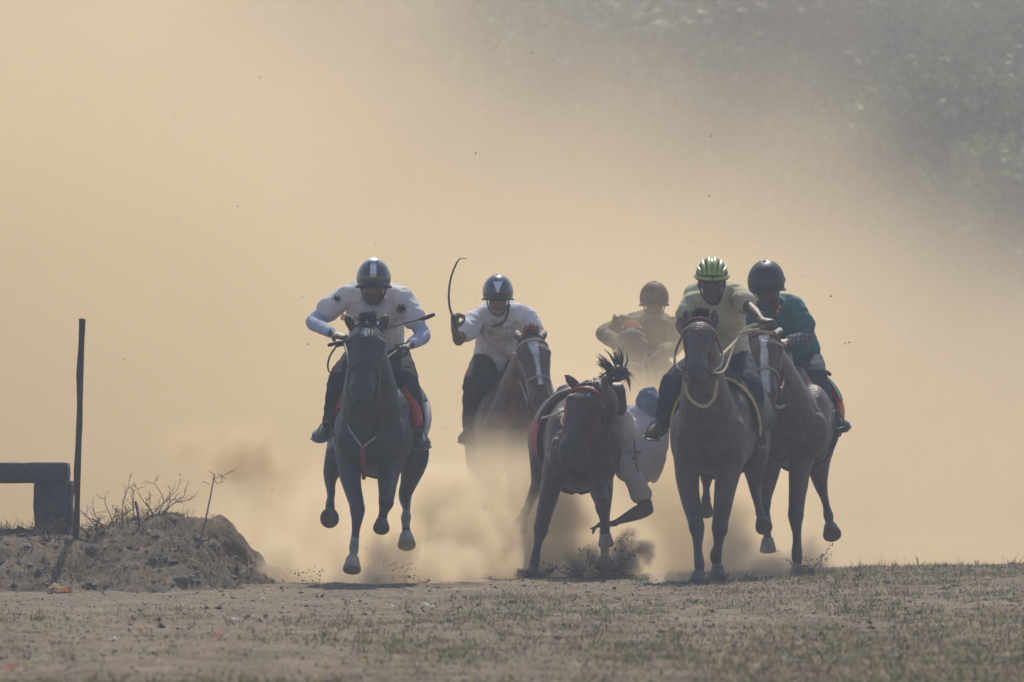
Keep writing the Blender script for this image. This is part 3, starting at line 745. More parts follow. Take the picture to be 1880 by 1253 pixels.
H1 = horse('black horse with small white star, leading nearest the earth bank', 50.6, dict(
    chest=(682, 798), rump=(720, 772, 1.35), poll=(675, 603, -.33), muzzle=(664, 732, -.62), hs=1.15,
    neck=[(681, 755, .02, .19, .2), (678, 685, -.14, .145, .17)],
    ears=[((649, 606, -.30), (635, 575, -.28)), ((701, 604, -.30), (710, 574, -.28))],
    coat=BLACK, points=(.012, .012, .013), blaze=[(.16, .30, .022, .006)], blaze_off=.0,
    legs=[dict(p=[(642, 830, .12, .10), (644, 880, .02, .068), (656, 936, -.12, .046), (653, 975, -.18, .028), (650, 1004, -.24, .035), (649, 1017, -.27, .029)], knee=2, hoof=((648, 1016, -.27), (646, 1048, -.33), .057), white=.06),
          dict(p=[(716, 830, .12, .10), (712, 880, .0, .068), (709, 920, -.16, .047), (704, 942, -.08, .031), (702, 954, -.06, .035), (701, 958, -.06, .03)], knee=2, hoof=((701, 957, -.07), (700, 972, -.12), .052)),
          dict(p=[(650, 790, 1.15, .16), (622, 842, .8, .095), (607, 873, .92, .05), (608, 908, .78, .028), (606, 933, .7, .034), (606, 940, .68, .03)], hoof=((606, 944, .68), (605, 954, .60), .060)),
          dict(p=[(735, 790, 1.15, .16), (760, 838, .8, .105), (751, 885, .9, .058), (744, 910, .93, .045), (746, 935, .8, .028), (745, 950, .72, .035), (745, 960, .7, .03)], hoof=((745, 966, .69), (747, 1003, .6), .058), white=.055)],
    bridle=dict(mat=leather_m, brow=False, chain=True, nosemat=leather_m),
    reins=[[(640, 665, -.35), (632, 632, .02)], [(700, 670, -.35), (728, 645, .08)]], reinmat=leather_m,
    mane_n=160, mane_len=.07, fore_len=.07, fore_n=260,
    tack=dict(cloth=white_pad_m, u=(.5, .78), a=(-22, 202)),
    breast=[('breast_collar', maroon_m, .014, [(625, 745, .3), (640, 752, -.02), (665, 762, -.09), (695, 752, -.02), (715, 742, .3)]),
            ('breast_strap', redstrap_m, .013, [(666, 822, -.12), (667, 850, -.06), (668, 878, .1)]),
            ('breast_cord', grey_rope_m, .006, [(628, 752, .02), (640, 785, -.08), (664, 820, -.125)]),
            ('breast_cord', grey_rope_m, .006, [(707, 758, .02), (702, 790, -.08), (668, 820, -.125)])],
    stirrups=[((596, 797, .48), (-.6, -1, -.1), (.2, .1, 1)), ((772, 812, .48), (.5, -1, -.2), (-.2, .1, 1))]))
solid('strap_buckle', ringmesh(W(666, 834, 50.475), (0, 1, 0), .018, .004, 8), metal_m, H1['root'])
solid('brow_pendant', ball(H1['head'].pt(.09, -90, .015), (.018, .008, .01)), metal_m, H1['root'])
solid('red_flap', patch(H1['trunk'], .27, .36, 2, 50, .012, .03, 6, 10), red_cloth_m, H1['root'])
solid('red_flap', patch(H1['trunk'], .27, .33, 140, 165, .03, .02, 6, 10), red_cloth_m, H1['root'])

H2 = horse('chestnut horse with white blaze and sunlit ginger mane, half hidden in dust', 56.5, dict(
    chest=(938, 800), rump=(915, 775, 1.35), poll=(973, 622, -.3), muzzle=(997, 752, -.6), hs=1.12,
    neck=[(948, 760, .02, .185, .2), (962, 695, -.14, .14, .16)],
    ears=[((952, 622, -.28), (948, 604, -.22)), ((994, 622, -.28), (1000, 606, -.22))],
    coat=CHEST, blaze=[(.12, .36, .034, .026), (.36, .74, .016, .014)], blaze_off=.008,
    legs=[dict(p=[(905, 830, .1, .1), (900, 890, .0, .068), (897, 945, -.1, .046), (900, 985, .02, .029), (903, 1005, .1, .035)], knee=2, hoof=((903, 1008, .1), (904, 1036, .12), .054)),
          dict(p=[(968, 830, .1, .1), (965, 890, .0, .068), (962, 950, -.15, .046), (960, 990, -.25, .029), (958, 1020, -.32, .035)], knee=2, hoof=((958, 1022, -.32), (956, 1050, -.36), .054)),
          dict(p=[(890, 790, 1.15, .16), (880, 850, .85, .1), (878, 900, 1.05, .05), (880, 960, 1.0, .03), (880, 990, .95, .036)], hoof=((880, 993, .95), (880, 1022, .9), .054)),
          dict(p=[(940, 790, 1.15, .16), (950, 850, .85, .1), (948, 900, 1.05, .05), (946, 960, 1.1, .03), (945, 1000, 1.15, .036)], hoof=((945, 1003, 1.15), (945, 1034, 1.1), .054))],
    bridle=dict(mat=grey_rope_m), reins=[[(955, 700, -.3), (945, 660, .05)], [(1005, 690, -.3), (965, 655, .05)]], reinmat=grey_rope_m,
    hair=hair_red_m, mane_n=260, mane_len=.12, fore_n=260, fore_len=.075, fore_dir=(0, .35, 1), mane_dir=(0, .4, .8),
    tack=dict(cloth=dark_pad_m), stirrups=[((862, 800, .5), (-.4, -1, -.1), (.2, .1, 1)), ((985, 808, .5), (.4, -1, -.1), (-.2, .1, 1))]))

H3 = horse('dark brown stumbling horse with red bridle, its rider hanging off its side', 53.3, dict(
    chest=(1068, 832), rump=(1045, 806, 1.3), poll=(1084, 716, -.35), muzzle=(1043, 840, -.64), hs=1.2, hside=(1, .25, .12), bw=.98,
    neck=[(1078, 800, .0, .14, .2), (1104, 742, -.14, .115, .15)],
    ears=[((1064, 716, -.33), (1036, 687, -.33)), ((1104, 722, -.3), (1112, 686, -.26))],
    coat=DBAY, points=(.02, .016, .015), blaze=[(.22, .27, .008, .005)],
    legs=[dict(p=[(1024, 850, .1, .1), (1010, 900, .05, .072), (993, 972, -.05, .047), (986, 1006, -.08, .029), (981, 1035, -.1, .036), (979, 1046, -.1, .03)], knee=2, hoof=((979, 1044, -.1), (976, 1067, -.14), .054)),
          dict(p=[(1104, 850, .1, .1), (1098, 890, -.02, .07), (1107, 930, -.2, .05), (1109, 955, -.2, .031), (1111, 974, -.15, .037), (1112, 980, -.14, .03)], knee=2, hoof=((1111, 978, -.14), (1113, 1003, -.12), .052), white=.03),
          dict(p=[(1010, 800, 1.1, .16), (998, 850, .85, .1), (988, 888, 1., .052), (970, 928, 1.12, .03), (963, 942, 1.16, .036)], hoof=((962, 944, 1.16), (951, 975, 1.2), .056), white=.04),
          dict(p=[(1085, 800, 1.1, .16), (1100, 850, .9, .1), (1112, 900, 1.05, .052), (1112, 960, 1.1, .03), (1110, 1015, 1.1, .036)], hoof=((1110, 1018, 1.1), (1110, 1046, 1.05), .054))],
    bridle=dict(mat=redstrap_m, w=.014, nose=False), reins=[[(1045, 790, -.5), (1030, 775, -.15), (1050, 740, .2)], [(1110, 775, -.25), (1118, 760, .0), (1100, 730, .2)]], reinmat=maroon_m,
    mane_n=50, mane_len=.10, mane_dir=(.5, .3, .2), fore_len=.03, fore_n=60, mane_jit=.13,
    mane_core=[(1128, 690, -.06, (.075, .05, .042)), (1112, 702, -.1, (.045, .06, .04))],
    locks=[(.016, [(1136, 684, -.04), (1152, 694, -.02), (1157, 718, .0)]), (.014, [(1130, 680, -.04), (1148, 676, -.02), (1154, 700, .0)]), (.008, [(1122, 676, -.05), (1110, 660, -.03), (1100, 650, -.02)]),
           (.008, [(1130, 672, -.05), (1122, 654, -.03), (1110, 642, -.02)]), (.009, [(1140, 674, -.05), (1143, 656, -.03), (1135, 638, -.02)]), (.007, [(1118, 684, -.05), (1104, 672, -.03), (1096, 668, -.02)]), (.007, [(1146, 676, -.05), (1152, 662, -.03), (1150, 648, -.02)])],
    mane_roots=[(1108, 694, -.08, 60, (1, .1, .55)), (1118, 684, -.06, 70, (1, .1, .25)), (1134, 678, -.05, 60, (.8, .1, -.5)), (1118, 676, -.08, 22, (-.6, 0, .9)), (1136, 668, -.03, 22, (-.15, 0, 1))],
    tack=dict(cloth=red_cloth_m, trim=dark_pad_m, u=(.38, .72), a=(20, 195), dz=-.05),
    stirrups=[((1128, 850, .25), (.9, -.5, .1), (-.1, .1, 1))]))
solid('rein_end', tube([W(995, 768, 53.7), W(1015, 763, 53.3), W(1040, 752, 52.9)], .008, n=6), grey_rope_m, H3['root'])

H4 = horse('brown horse farthest back, only its starred forehead showing through thick dust', 60.0, dict(
    chest=(1180, 800), rump=(1190, 775, 1.35), poll=(1159, 608, -.3), muzzle=(1160, 722, -.6), hs=1.12,
    neck=[(1176, 760, .02, .15, .2), (1168, 690, -.14, .12, .16)],
    ears=[((1137, 608, -.28), (1127, 576, -.26)), ((1182, 608, -.28), (1192, 578, -.26))],
    coat=CHEST, blaze=[(.06, .17, .03, .012)],
    legs=[dict(p=[(1150, 830, .1, .1), (1148, 890, .0, .068), (1148, 945, -.1, .046), (1150, 985, .02, .029), (1152, 1005, .1, .035)], knee=2, hoof=((1152, 1008, .1), (1153, 1034, .12), .054)),
          dict(p=[(1208, 830, .1, .1), (1206, 890, .0, .068), (1204, 950, -.15, .046), (1203, 985, -.25, .029), (1202, 1010, -.32, .035)], knee=2, hoof=((1202, 1012, -.32), (1200, 1040, -.36), .054)),
          dict(p=[(1165, 790, 1.15, .16), (1158, 850, .85, .1), (1156, 900, 1.05, .05), (1157, 955, 1.0, .03), (1158, 985, .95, .036)], hoof=((1158, 988, .95), (1158, 1014, .9), .054)),
          dict(p=[(1215, 790, 1.15, .16), (1222, 850, .85, .1), (1220, 900, 1.05, .05), (1218, 955, 1.1, .03), (1217, 990, 1.15, .036)], hoof=((1217, 993, 1.15), (1217, 1022, 1.1), .054))],
    bridle=dict(mat=grey_rope_m, nosemat=grey_rope_m, w=.012), reins=[[(1140, 670, -.2), (1142, 640, .05)], [(1185, 670, -.2), (1208, 645, .05)]], reinmat=grey_rope_m,
    tack=dict(cloth=dark_pad_m)))

H5 = horse('plain dark bay horse with red browband and pale rope reins, nearest of the grassy side', 51.4, dict(
    chest=(1306, 798), rump=(1343, 778, 1.35), poll=(1286, 594, -.3), muzzle=(1279, 696, -.66), hs=1.02, bw=1.1,
    neck=[(1300, 765, .0, .19, .2), (1291, 690, -.18, .13, .155)],
    ears=[((1262, 604, -.28), (1259, 566, -.26)), ((1309, 604, -.28), (1314, 566, -.26))],
    coat=(.066, .039, .028), points=(.02, .016, .015),
    legs=[dict(p=[(1264, 835, .1, .1), (1263, 890, .02, .074), (1279, 967, -.12, .049), (1281, 1005, -.2, .03), (1284, 1036, -.28, .037), (1284, 1047, -.3, .031)], knee=2, hoof=((1283, 1048, -.3), (1279, 1076, -.36), .058)),
          dict(p=[(1343, 835, .1, .1), (1331, 900, .05, .072), (1321, 970, .0, .049), (1319, 1000, .02, .032), (1314, 1020, .05, .041), (1316, 1036, .05, .03)], knee=2, hoof=((1317, 1036, .05), (1318, 1064, .0), .052)),
          dict(p=[(1310, 800, 1.15, .16), (1303, 850, .85, .09), (1298, 872, 1.0, .05), (1297, 900, .9, .025), (1296, 917, .85, .034)], hoof=((1296, 926, .85), (1296, 944, .8), .05)),
          dict(p=[(1372, 790, 1.15, .16), (1384, 838, .8, .1), (1384, 882, .95, .05), (1391, 925, .85, .028), (1396, 944, .8, .035)], hoof=((1398, 952, .8), (1403, 970, .72), .056))],
    bridle=dict(mat=maroon_m, w=.016, nose=False), reinmat=rope_m,
    reins=[None, [(1330, 680, -.3), (1355, 625, -.05), (1408, 596, .0)]],
    neckrope=[(1258, 705, -.55), (1262, 725, -.5), (1278, 742, -.45), (1297, 746, -.4), (1312, 728, -.42), (1316, 700, -.5)],
    mane_n=160, mane_len=.07, fore_n=300, fore_len=.06, tack=dict(cloth=dark_pad_m, trim=gold_m, u=(.25, .74), a=(-5, 185), off=.03),
    stirrups=[((1200, 796, .45), (-.7, -1, -.2), (.2, .1, 1)), ((1392, 806, .45), (.4, -1, -.2), (-.2, .1, 1))]))
solid('lead_rope', tube([W(1322, 655, 50.95), W(1350, 628, 51.3), W(1368, 605, 51.35), W(1392, 596, 51.35), (W(1418, 602, 51.35)), W(1412, 612, 51.33), W(1385, 606, 51.3), W(1362, 612, 51.3)], .0105, n=8, sub=5), rope_m, H5['root'])
for sx, x0, ag in ((-1, 1247, 180), (1, 1319, 0)):
    solid('rope_loop', tube([H5['head'].pt(.17, ag, .0), W(x0 + sx * 3, 636, 50.98), W(x0 + sx * 8, 655, 50.92), W(x0 + sx * 6, 678, 50.86), H5['head'].pt(.80, ag, .012)], .008, n=8, sub=4), maroon_m, H5['root'])
    solid('rope_tie', tube([H5['head'].pt(.86, ag, .02), W(x0 + sx * 5, 672, 50.84), W(x0 + sx * 9, 652, 50.9)], .006, n=8, sub=4), grey_rope_m, H5['root'])

H6 = horse('brown horse with a long white blaze, outermost on the grassy side', 53.0, dict(
    chest=(1460, 788), rump=(1478, 770, 1.35), poll=(1401, 616, -.3), muzzle=(1406, 738, -.62), hs=1.16,
    neck=[(1448, 755, .0, .18, .2), (1424, 690, -.14, .14, .16)],
    ears=[((1378, 618, -.28), (1372, 603, -.2)), ((1426, 616, -.28), (1434, 602, -.2))],
    coat=BAY, points=(.024, .017, .015), blaze=[(.10, .24, .034, .03), (.24, .6, .021, .021), (.6, .95, .024, .03)], blaze_off=-.004,
    legs=[dict(p=[(1416, 830, .1, .095), (1410, 880, .05, .066), (1402, 925, -.1, .046), (1406, 960, .05, .03), (1408, 975, .1, .036)], knee=2, hoof=((1409, 978, .1), (1410, 1014, .12), .055), white=.04),
          dict(p=[(1474, 820, .1, .1), (1467, 880, .02, .07), (1461, 945, -.08, .05), (1463, 985, -.1, .03), (1463, 1018, -.12, .039), (1463, 1034, -.13, .03)], knee=2, hoof=((1463, 1034, -.13), (1463, 1064, -.17), .052)),
          dict(p=[(1500, 790, 1.15, .155), (1502, 850, .8, .085), (1507, 890, .9, .05), (1516, 925, .85, .027), (1521, 948, .8, .037)], hoof=((1523, 960, .8), (1528, 984, .72), .062)),
          dict(p=[(1440, 790, 1.15, .16), (1420, 840, .9, .09), (1412, 870, 1.05, .05), (1406, 920, 1.0, .028), (1404, 935, .98, .033)], hoof=((1404, 938, .98), (1403, 962, .95), .048))],
    bridle=dict(mat=maroon_m, w=.013, nosemat=grey_rope_m), reins=[None, [(1440, 690, -.3), (1436, 632, .05)]], reinmat=maroon_m,
    neckrope=[(1416, 742, -.5), (1432, 748, -.3), (1450, 735, -.15), (1458, 700, .0), (1450, 650, .1)], ropemat=grey_rope_m,
    tack=dict(cloth=red_cloth_m, u=(.42, .8), a=(-20, 200)),
    stirrups=[((1540, 775, .45), (.9, -.8, .15), (-.35, .1, 1))]))
solid('white_numnah', patch(H6['trunk'], .72, .86, 0, 40, .014, .015, 6, 8), white_pad_m, H6['root'])

# ------------------------------------------------------------------ the six people
GRIP = lambda d, n, s: (d, n, 1.15, s)
# 1 white polo shirt, navy helmet
P1 = H1['P']
def polo(co, c, J):
    return c
R1 = person('person in white polo shirt and navy visored helmet leading on the black horse', dict(
    pelvis=(692, 648, .72), neck=(688, 549, .36), head=(686, 517, .24), sL=(636, 543, .42), sR=(738, 547, .42), eL=(574, 592, .38), eR=(778, 617, .36),
    wL=(611, 613, .12), wR=(752, 634, .16), hL=(664, 655, .68), hR=(724, 655, .68), kL=(626, 695, .36), kR=(748, 704, .36), aL=(606, 780, .6), aR=(763, 790, .6), tL=(578, 795, .46), tR=(786, 812, .44)), P1,
    dict(look=(0, -1, -.22), skin=(.22, .115, .07), beard=True, shirt=(.80, .75, .76), sleeve=.55, under=(.55, .58, .76), trousers=(.016, .018, .022), shoes=(.12, .125, .13), glove=(.045, .04, .04), arch=(0, .06, .05),
         handL=GRIP((.8, -.5, -.25), (-.2, -.3, 1), 1), handR=GRIP((-.8, -.5, -.15), (.2, -.3, 1), -1), hem=-.02))
h, on, T_ = helmet('rider', R1['hc'], R1['M'], R1['root'], helmet_navy_m)
def plate(on, a0, a1, p0, p1, name, m, parent, k=1.012, n=5):
    V = []; F = []
    for i in range(n + 1):
        for j in range(n + 1): V.append(on(lerp(a0, a1, j / n), lerp(p0, p1, i / n), k))
    b = len(V)
    for i in range(n + 1):
        for j in range(n + 1): V.append(on(lerp(a0, a1, j / n), lerp(p0, p1, i / n), k - .02))
    w = n + 1
    for i in range(n):
        for j in range(n): q = (i * w + j, i * w + j + 1, (i + 1) * w + j + 1, (i + 1) * w + j); F += [q, tuple(x + b for x in q[::-1])]
    rim = list(range(w)) + [i * w + n for i in range(1, n + 1)] + [n * w + j for j in range(n - 1, -1, -1)] + [i * w for i in range(n - 1, 0, -1)]
    for x, y in zip(rim, rim[1:] + rim[:1]): F.append((x, y, y + b, x + b))
    return obj(name, np.array([tuple(v) for v in V]), F, m, parent)
# a strip of even width down the helmet's front: the azimuth half-width grows towards the crown
def strip(on, hw, p0, p1, name, m, parent, k=1.015, n=6):
    V = []; F = []
    for kk in (k, k - .02):
        for i in range(n + 1):
            ph = lerp(p0, p1, i / n); hh = hw if not isinstance(hw, tuple) else lerp(hw[0], hw[1], i / n); a = math.degrees(math.asin(min(.95, hh / (.108 * math.sin(R(ph))))))
            for j in range(4): V.append(on(-90 - a + 2 * a * j / 3, ph, kk))
    b = (n + 1) * 4
    for i in range(n):
        for j in range(3): q = (i * 4 + j, i * 4 + j + 1, i * 4 + 5 + j, i * 4 + 4 + j); F += [q, tuple(x + b for x in q[::-1])]
    return obj(name, np.array([tuple(v) for v in V]), F, m, parent)
strip(on, .019, 28, 66, 'front_plate', silver_m, h); strip(on, .019, 67, 73, 'orange_tab', orange_m, h)
solid('crown_glint', ball(on(-90, 12, 1.0), (.035, .05, .014), R1['M'].to_4x4()), silver_m, h)  # pale patch put in as the white sun glint on the crown
emb_m = mat('yellow_emblem', (.33, .3, .04), .8, .4, 90); emb_k = mat('dark_emblem', (.02, .02, .012), .8, .3, 60)
def emblem(cx, cy, d, r, parent):
    e = solid('emblem', ball(W(cx, cy, d), (r, .01, r * .9), None, 2), emb_m, parent)
    for a in (20, 65, 115, 160, 205, 250, 295, 340):
        c = W(cx, cy, d - .009); solid('emblem_leg', tube([c, c + Vector((math.cos(R(a)) * r * 1.15, 0, math.sin(R(a)) * r * 1.15))], .0045, n=6, sub=2), emb_k, e)
emblem(737, 567, 50.905, .026, R1['shirt']); emblem(618, 550, 50.95, .022, R1['shirt'])
collar = solid('collar', tube([W(664, 545, 50.88), W(672, 560, 50.82), W(684, 574, 50.79), W(697, 562, 50.82), W(708, 546, 50.88)], [(.02, .009)] * 5, n=8, sub=3), white_cloth_m, R1['shirt'])
set_col(collar.data, (.5, .47, .47))
solid('orange_label', tube([W(628, 582, 50.84), W(638, 585, 50.84)], [(.02, .012)] * 2, side=(0, 0, 1)), orange_m, R1['shirt'])
solid('belt', tube([W(654 + i * 8.6, 641 + 3 * math.sin(i / 9 * 3.14), 51.32 - .14 * math.sin(i / 9 * 3.14)) for i in range(10)], [(.02, .008)] * 10, side=(0, 0, 1), sub=2), leather_m, R1['root'])

# 2 white tee, whip raised
P2 = H2['P']
def tee2(co, c, J):
    m = (np.abs(co[:, 0] - (J['neck'].x + .02)) < .11) & (co[:, 2] > J['pelvis'].z + .08) & (co[:, 2] < J['neck'].z - .07)
    g = vnoise(co, 30., 4.); c[m & (g > .08)] = (.55, .53, .5)
    return c
R2 = person('person in white t-shirt with raised arm and whip, riding the chestnut horse', dict(
    pelvis=(916, 660, .72), neck=(918, 570, .36), head=(914, 541, .26), sL=(876, 583, .40), sR=(966, 580, .42), eL=(842, 626, .2), eR=(992, 628, .36),
    wL=(834, 604, .02), wR=(962, 650, .1), hL=(892, 668, .68), hR=(944, 668, .68), kL=(870, 705, .34), kR=(975, 705, .34), aL=(864, 785, .6), aR=(985, 795, .6), tL=(848, 800, .45), tR=(1000, 810, .45)), P2,
    dict(look=(.0, -1, -.28), skin=(.19, .11, .075), shirt=(.82, .79, .82), sleeve=.6, trousers=(.05, .035, .028), shoes=(.05, .04, .035), shirtfn=tee2,
         handL=GRIP((.05, -.35, .9), (-.6, -.6, -.1), 1), handR=GRIP((-.6, -.6, -.1), (.2, -.3, 1), -1), hem=.0))
h, on, T_ = helmet('rider', R2['hc'], R2['M'], R2['root'], helmet_navy_m)
strip(on, (.034, .006), 40, 76, 'white_arrow_emblem', silver_m, h)
solid('cross_strap', tube([W(880, 600, 56.9), W(895, 622, 56.74), W(915, 640, 56.72), W(935, 655, 56.8)], [(.022, .007)] * 4, side=(.5, 0, .8), sub=3), mat('pink_strap', (.42, .28, .29), .85, .2), R2['shirt'])
solid('neck_cord', tube([W(935, 560, 56.8), W(926, 590, 56.68), W(905, 600, 56.68)], .010, n=8), leather_m, R2['shirt'])

# 4 far rider, khaki
P4 = H4['P']
R4 = person('person in khaki shirt and brown helmet riding farthest back in the dust', dict(
    pelvis=(1186, 670, .72), neck=(1195, 588, .36), head=(1201, 552, .26), sL=(1146, 596, .42), sR=(1236, 598, .42), eL=(1108, 612, .36), eR=(1240, 640, .36),
    wL=(1138, 636, .1), wR=(1212, 646, .1), hL=(1160, 680, .68), hR=(1212, 680, .68), kL=(1130, 715, .34), kR=(1240, 715, .34), aL=(1125, 790, .6), aR=(1246, 795, .6), tL=(1110, 805, .45), tR=(1260, 808, .45)), P4,
    dict(look=(.05, -1, -.25), skin=(.17, .09, .06), shirt=(.11, .098, .05), sleeve=1.9, thin=False, trousers=(.03, .03, .035), shoes=(.05, .04, .035),
         handL=GRIP((.7, -.6, -.2), (-.2, -.3, 1), 1), handR=GRIP((-.7, -.6, -.2), (.2, -.3, 1), -1), hem=.0))
helmet('round', R4['hc'], R4['M'], R4['root'], helmet_rust_m)
solid('orange_brow_patch', ball(H4['head'].pt(.03, -90, .012), (.062, .02, .034)), mat('orange_cloth', (.5, .15, .07), .9, .2), H4['root'])

# 5 bicycle helmet
P5 = H5['P']
R5 = person('person in pale green t-shirt, jeans and yellow-green cycling helmet on the dark bay horse', dict(
    pelvis=(1328, 655, .72), neck=(1311, 552, .36), head=(1307, 516, .22), sL=(1270, 552, .42), sR=(1350, 538, .42), eL=(1250, 598, .34), eR=(1383, 572, .16),
    wL=(1268, 628, .1), wR=(1398, 588, -.02), hL=(1296, 665, .68), hR=(1354, 665, .68), kL=(1236, 702, .38), kR=(1380, 716, .38), aL=(1217, 776, .6), aR=(1386, 786, .6), tL=(1183, 795, .46), tR=(1402, 810, .42)), P5,
    dict(look=(-.02, -1, -.2), skin=(.09, .05, .034), shirt=(.63, .58, .40), sleeve=.55, trousers=(.022, .032, .05), shoes=(.14, .1, .05), thin=True,
         handL=GRIP((.6, -.6, -.2), (-.2, -.3, 1), 1), handR=GRIP((.6, -.7, -.1), (.1, -.3, 1), -1), hem=.04, fold=.008))
helmet('bike', R5['hc'], R5['M'], R5['root'], neon_m)

# 6 teal shirt
P6 = H6['P']
def plaid(co, c):
    s = np.sin(co[:, 0] * 230 + vnoise(co, 14, 1.) * 3) * .5 + np.sin(co[:, 2] * 190 + vnoise(co, 12, 6.) * 3) * .5
    return c * (.75 + .6 * s)[:, None]
R6 = person('person in teal shirt with patterned grey sleeves and dark round helmet on the blazed horse', dict(
    pelvis=(1458, 655, .72), neck=(1420, 562, .32), head=(1407, 522, .2), sL=(1378, 572, .4), sR=(1456, 562, .42), eL=(1362, 606, .34), eR=(1482, 616, .34),
    wL=(1385, 622, .1), wR=(1444, 628, .1), hL=(1436, 668, .68), hR=(1484, 668, .68), kL=(1405, 705, .38), kR=(1497, 692, .38), aL=(1398, 785, .62), aR=(1521, 766, .6), tL=(1396, 800, .5), tR=(1553, 774, .5)), P6,
    dict(look=(-.2, -1, -.42), skin=(.15, .08, .05), beard=True, shirt=(.035, .13, .125), sleeve=.7, under=(.22, .22, .25), underfn=plaid, thin=False, trousers=(.04, .05, .065), shoes=(.1, .1, .1),
         handL=GRIP((.6, -.6, -.2), (-.2, -.3, 1), 1), handR=GRIP((-.8, -.5, -.1), (.2, -.3, 1), -1), hem=.0))
h, on, T_ = helmet('round', R6['hc'], R6['M'], R6['root'], helmet_black_m, 1.12)
solid('goggle_clip', ball(on(35, 100, 1.03), (.014, .03, .018), R6['M'].to_4x4()), black_m, h)
solid('red_lanyard', tube([W(1432, 556, 53.3), W(1424, 580, 53.15), W(1412, 598, 53.1)], [(.012, .006)] * 3, sub=3), maroon_m, R6['shirt'])

# 3 the falling rider
P3 = H3['P']
def stain(co, c, J):
    return c
R3 = person('person in long white shirt falling head down beside the stumbling brown horse', dict(
    pelvis=(1186, 782, .62), neck=(1150, 868, .3), head=(1112, 838, .22), sL=(1146, 812, .28), sR=(1166, 880, .26), eL=(1132, 716, .2), eR=(1188, 934, .24),
    wL=(1100, 760, .25), wR=(1125, 962, .12), hL=(1168, 775, .66), hR=(1196, 776, .60), kL=(1125, 765, .75), kR=(1192, 730, .5), aL=(1095, 800, .95), aR=(1170, 800, .88), tL=(1075, 815, .9), tR=(1165, 830, .85)), P3,
    dict(look=(-.5, -.85, .1), headup=(-.55, -.1, -.8), skin=(.11, .06, .042), shirt=(.84, .79, .80), sleeve=.5, trousers=(.22, .26, .33), shoes=(.05, .05, .05), arch=(.04, -.02, .0), hump=False, shirtmat=backlit_cloth_m, arm=dict(L=1.55, R=1.3), blobs=[(1170, 812, .42, (.125, .12, .15)), (1152, 850, .3, (.085, .1, .12)), (1146, 787, .28, (.066, .10, .105))],
         handL=GRIP((-.6, .4, -.6), (0, -.6, .4), 1), handR=((-1, -.1, -.08), (.0, -.3, 1), .55, -1, (0,)), fold=.011,
         flap=[(1200, 775, .6, .09, .1), (1204, 820, .58, .085, .09), (1200, 862, .5, .06, .07), (1200, 882, .48, .02, .02)], flapside=(1, 0, 0)))
def find_front(o, px, py, d):
    """the skin of mesh object o under a photograph pixel"""
    bpy.context.view_layer.update()
    mw = o.matrix_world; a = mw.inverted() @ Vector((0, 0, CAM_H)); b = mw.inverted() @ W(px, py, d)
    ok, loc, nr, _ = o.ray_cast(a, (b - a).normalized())
    return (mw @ loc) if ok else None
rust = mat('rust_print', (.22, .10, .08), .9, .3, 60)
for line in ([(1164, 806), (1165, 820), (1166, 836), (1168, 850), (1171, 866)], [(1155, 832), (1166, 830), (1177, 831)], [(1161, 842), (1169, 843)], [(1136, 828), (1136, 845), (1137, 862)]):
    pts = [find_front(R3['shirt'], x, y, 53.5) for x, y in line]; pts = [p + Vector((0, -.002, 0)) for p in pts if p]
    if len(pts) > 1: solid('print_stroke', tube(pts, .0055, n=6, sub=3), rust, R3['shirt'])

# ------------------------------------------------------------------ whips
def whip(label, pts, rs, grip):
    r = empty('whip', pts[0], label, 'whip', 'riding whips')
    solid('shaft', tube(pts, rs, n=8, sub=5), black_m, r)
    solid('grip', tube(grip, [.012, .0135, .012], n=8, sub=2), leather_m, r)
    return r
whip('black whip with raised tip crossing the chest of the white polo rider', [P1((700, 606, .06)), P1((742, 594, .1)), P1((780, 584, .12))], [.004, .005, .006], [P1((774, 586, .12)), P1((784, 583, .12)), P1((796, 578, .12))])
whip('short black whip drooping from the gloved hand nearest the bank', [P1((624, 628, .02)), P1((608, 650, .0)), P1((602, 668, .0)), P1((604, 682, .02)), P1((612, 687, .05))], [.007, .006, .006, .005, .004], [P1((604, 634, .0)), P1((615, 631, .0)), P1((628, 628, .02))])
whip('long black whip held up above the white t-shirt rider', [P2((834, 588, -.02)), P2((826, 566, -.03)), P2((824, 540, -.03)), P2((828, 510, -.03)), P2((838, 484, -.03)), P2((846, 475, -.03)), P2((857, 476, -.03))], [.008, .008, .0075, .007, .006, .004, .003], [P2((838, 604, .0)), P2((834, 590, -.02)), P2((831, 580, -.03))])
solid('wrist_loop', tube([P2((838, 586, -.04)), P2((846, 578, -.05)), P2((853, 582, -.05)), P2((851, 592, -.04)), P2((842, 596, -.03))], .005, n=6), leather_m, bpy.data.objects[[o.name for o in bpy.data.objects if o.name.startswith('whip')][-1]])
whip('dark whip sticking out behind the teal rider\'s thigh', [P6((1490, 666, .5)), P6((1508, 678, .5)), P6((1522, 687, .5))], [.006, .007, .009], [P6((1512, 681, .5)), P6((1518, 684, .5)), P6((1524, 688, .5))])

